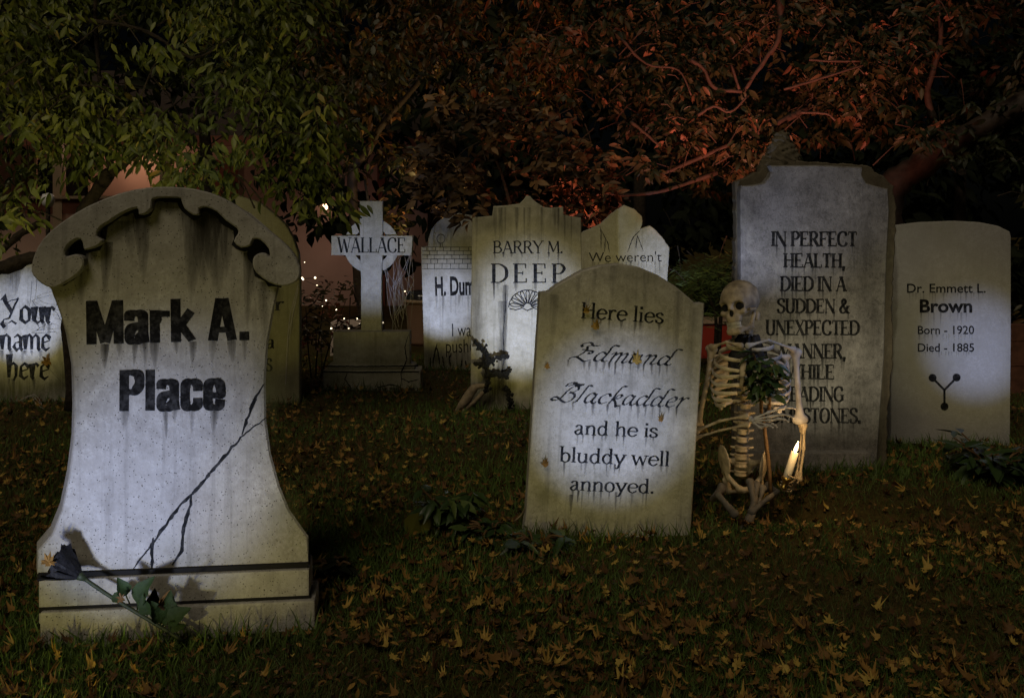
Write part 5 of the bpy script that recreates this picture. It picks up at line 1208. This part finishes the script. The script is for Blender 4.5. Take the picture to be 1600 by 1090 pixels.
hbox('door', 'house_trim', hx(300), hx(372), YH-.03, YH+.05, 0.02, hz(250)); hbox('corner_board', 'house_trim', hx(590), hx(602), YH-.04, YH-.002, 0, hz(238))
lp = empty('added_wall_lamp', at(205, 222, YH-.16), (0,0,0), 'added unseen warm lamp lighting the house wall behind the leaves', 'lamp')  # added lamp, kept out of sight to light the wall
M['lampglow'] = glow_mat('added lamp glass', (1, .66, .4), 5)
lathe('lamp_shade', [(0,.1),(.06,.06),(.075,0),(.07,-.004)], 'house_trim', lp); lathe('bulb', [(0,-.10),(.03,-.085),(.042,-.05),(.03,-.012),(0,-.002)], 'lampglow', lp)
d = bpy.data.lights.new('added_wall_light', 'POINT'); d.energy = 11; d.color = (1,.6,.38); d.shadow_soft_size = .04; o = bpy.data.objects.new('added_wall_light', d); COL.objects.link(o); o.location = at(205, 240, YH-.5)  # added light for the wall, set forward of the lamp body
lp2 = lp.copy(); COL.objects.link(lp2); lp2.location = at(508, 318, YH-.16); lp2['label'] = 'second added warm lamp lighting the house wall behind the stone cross'  # another added lamp, hidden by leaves
for ch in list(lp.children):
    c = ch.copy(); COL.objects.link(c); c.parent = lp2
d2 = d.copy(); d2.energy = 4.5; d2.color = (1, .6, .5); o2_ = bpy.data.objects.new('added_wall_light', d2); COL.objects.link(o2_); o2_.location = at(512, 370, YH-1.0)  # added light brightening the wall behind the cross
gl = empty('path_globe', at(75, 312, 9.5), (0,0,0), 'unlit white globe lamp on a thin post between the left tree\'s leaves', 'lamp'); gl.location.z = 0; zc = at(75,312,9.5).z
lathe('post', [(.02,0),(.02,zc-.05)], 'bark', gl); M['globe'] = plain('white globe', (.7,.7,.72), .3, .1, 5); lathe('globe', [(.025,zc-.07),(.05,zc-.05),(.065,zc),(.05,zc+.05),(0,zc+.066)], 'globe', gl)
# bin, box, planter
Yb = 10.2; bn = empty('rubbish_bin', ((662-CX)*Yb/F, Yb, 0), (0,0,0), 'tan rubbish bin with shiny dark lid left of the arched headstone', 'bin'); M['tan'] = plain('tan plastic', (.36,.22,.15), .55, .2, 6); M['lid'] = plain('shiny dark lid', (.05,.05,.055), .12, .2, 6, spec=.8)
zb = at(0, 470, Yb).z; lathe('body', [(0,0),(.15,0),(.165,.04),(.18,zb-.02),(.187,zb)], 'tan', bn, 28); lathe('rim', [(.187,zb-.012),(.2,zb-.01),(.2,zb+.018),(.188,zb+.02)], 'cream', bn, 28); lathe('lid', [(.198,zb+.022),(.2,zb+.05),(.17,zb+.1),(.06,zb+.115),(0,zb+.116)], 'lid', bn, 28)
Yp = 9.4; wb = empty('planter_box', G_(540, 1556*1.23/Yp+350), (0,0,0), 'small whitish planter box behind the left end of the cross base', 'planter'); mb = MB()
z1 = at(0, 503, Yp).z; mb.add([(-.13,-.1,0),(.1,-.1,0),(.1,.1,0),(-.13,.1,0),(-.1,-.13,z1),(.14,-.13,z1),(.14,.13,z1),(-.1,.13,z1)], [(0,3,2,1),(0,1,5,4),(1,2,6,5),(2,3,7,6),(3,0,4,7)]); M['white_plastic'] = plain('off white plastic', (.6,.5,.44), .5, .15, 8); mb.build('body', M['white_plastic'], wb)
mb = MB(); mb.box(-.115,.155,-.145,-.12,z1-.03,z1+.01); mb.box(-.115,.155,.12,.145,z1-.03,z1+.01); mb.box(-.115,-.09,-.12,.12,z1-.03,z1+.01); mb.box(.13,.155,-.12,.12,z1-.03,z1+.01); mb.build('rim', M['white_plastic'], wb)
Yr = 9.3; rb_ = empty('storage_box', ((1112-CX)*Yr/F, Yr, 0), (0,0,0), 'red storage box with pale lid edge behind the skeleton\'s jaw', 'box'); M['red_plastic'] = plain('red plastic', (.42,.05,.03), .5, .15, 6)
z1 = at(0, 503, Yr).z; mb = MB(); mb.box(-.28,.24,-.16,.16,0,z1); mb.build('body', M['red_plastic'], rb_); mb = MB(); mb.box(-.3,.26,-.18,.18,z1+.002,z1+.035); mb.build('lid', M['cream'], rb_)
pw = empty('planter_wall', ((1660-CX)*7.2/F, 7.2, 0), (0,0,0), 'low dark timber planter wall just right of the dated headstone', 'planter'); M['timber'] = plain('red brown timber', (.14,.06,.035), .85, .5, 14, bmp=.4)
for k, (za, zb_) in enumerate(((0,.2),(.205,.38),(.385,.5))):
    mb = MB(); mb.box(-.55,.6,0,.12,za,zb_); mb.build('timber_beam', M['timber'], pw)
crown('shrub', 'reddish shrub growing over the timber planter at the right edge', [(1580,470),(1700,450),(1700,590),(1582,580)], 7.3, 7.9, 50, 8, .08, 'leaf_red', OV, .2, [([(1640,590,7.6),(1640,520,7.6),(1630,470,7.6)], .012, .005)], 'bark', spread=.12, cat='shrub', crown_name='foliage', trunk_name='stem')
# string of small lights on the shrub
ls = empty('string_lights', at(500, 440, 8.4), (0,0,0), 'string of tiny warm lights over the shrub left of the stone cross', 'string lights'); lo_ = ls.location.copy()
M['fairy'] = glow_mat('fairy bulb', (1, .82, .55), 4)
LP = [(471,405),(476,430),(486,432),(482,441),(490,447),(500,460),(512,480),(506,465),(519,487),(530,500),(553,507),(564,503),(558,501),(597,502),(604,502),(633,450),(517,508),(474,415)]
LP = [(a + random.uniform(-9,9), b + random.uniform(-6,6)) for a, b in LP]
mb = MB(); mb.tube(catmull([at(a, b, 8.4) - lo_ for a, b in LP[:15]], 3), .0018, 4); mb.build('wire', M['moss_black'], ls)
for a, b in LP:
    bm = bmesh.new(); bmesh.ops.create_icosphere(bm, subdivisions=2, radius=random.uniform(.003,.009)); o = link('bulb', bm_mesh('bulb', bm), M['fairy'], ls); o.location = at(a, b, 8.4) - lo_
d = bpy.data.lights.new('fairy_light', 'POINT'); d.energy = 1.6; d.color = (1,.75,.5); d.shadow_soft_size = .15; o = bpy.data.objects.new('fairy_light', d); COL.objects.link(o); o.location = at(500, 440, 8.3)
# coloured garden floods under the trees
spot(Vector(((1330-CX)*6.1/F, 6.1, .3)), at(1170, -90, 8.5), 760, 76, .9, (1, .3, .19), .05, 'red_flood')
spot(Vector(((860-CX)*8.0/F, 8.05, .4)), at(960, -20, 9.2), 130, 84, .9, (1, .27, .17), .05, 'red_flood')
spot(Vector(((700-CX)*8.9/F, 8.8, .3)), at(680, 150, 9.6), 110, 85, .9, (1, .66, .26), .05, 'amber_flood')
spot(Vector((-2.2, 3.6, .3)), at(330, 120, 6.0), 66, 85, .9, (1, .85, .35), .05, 'leaf_flood')
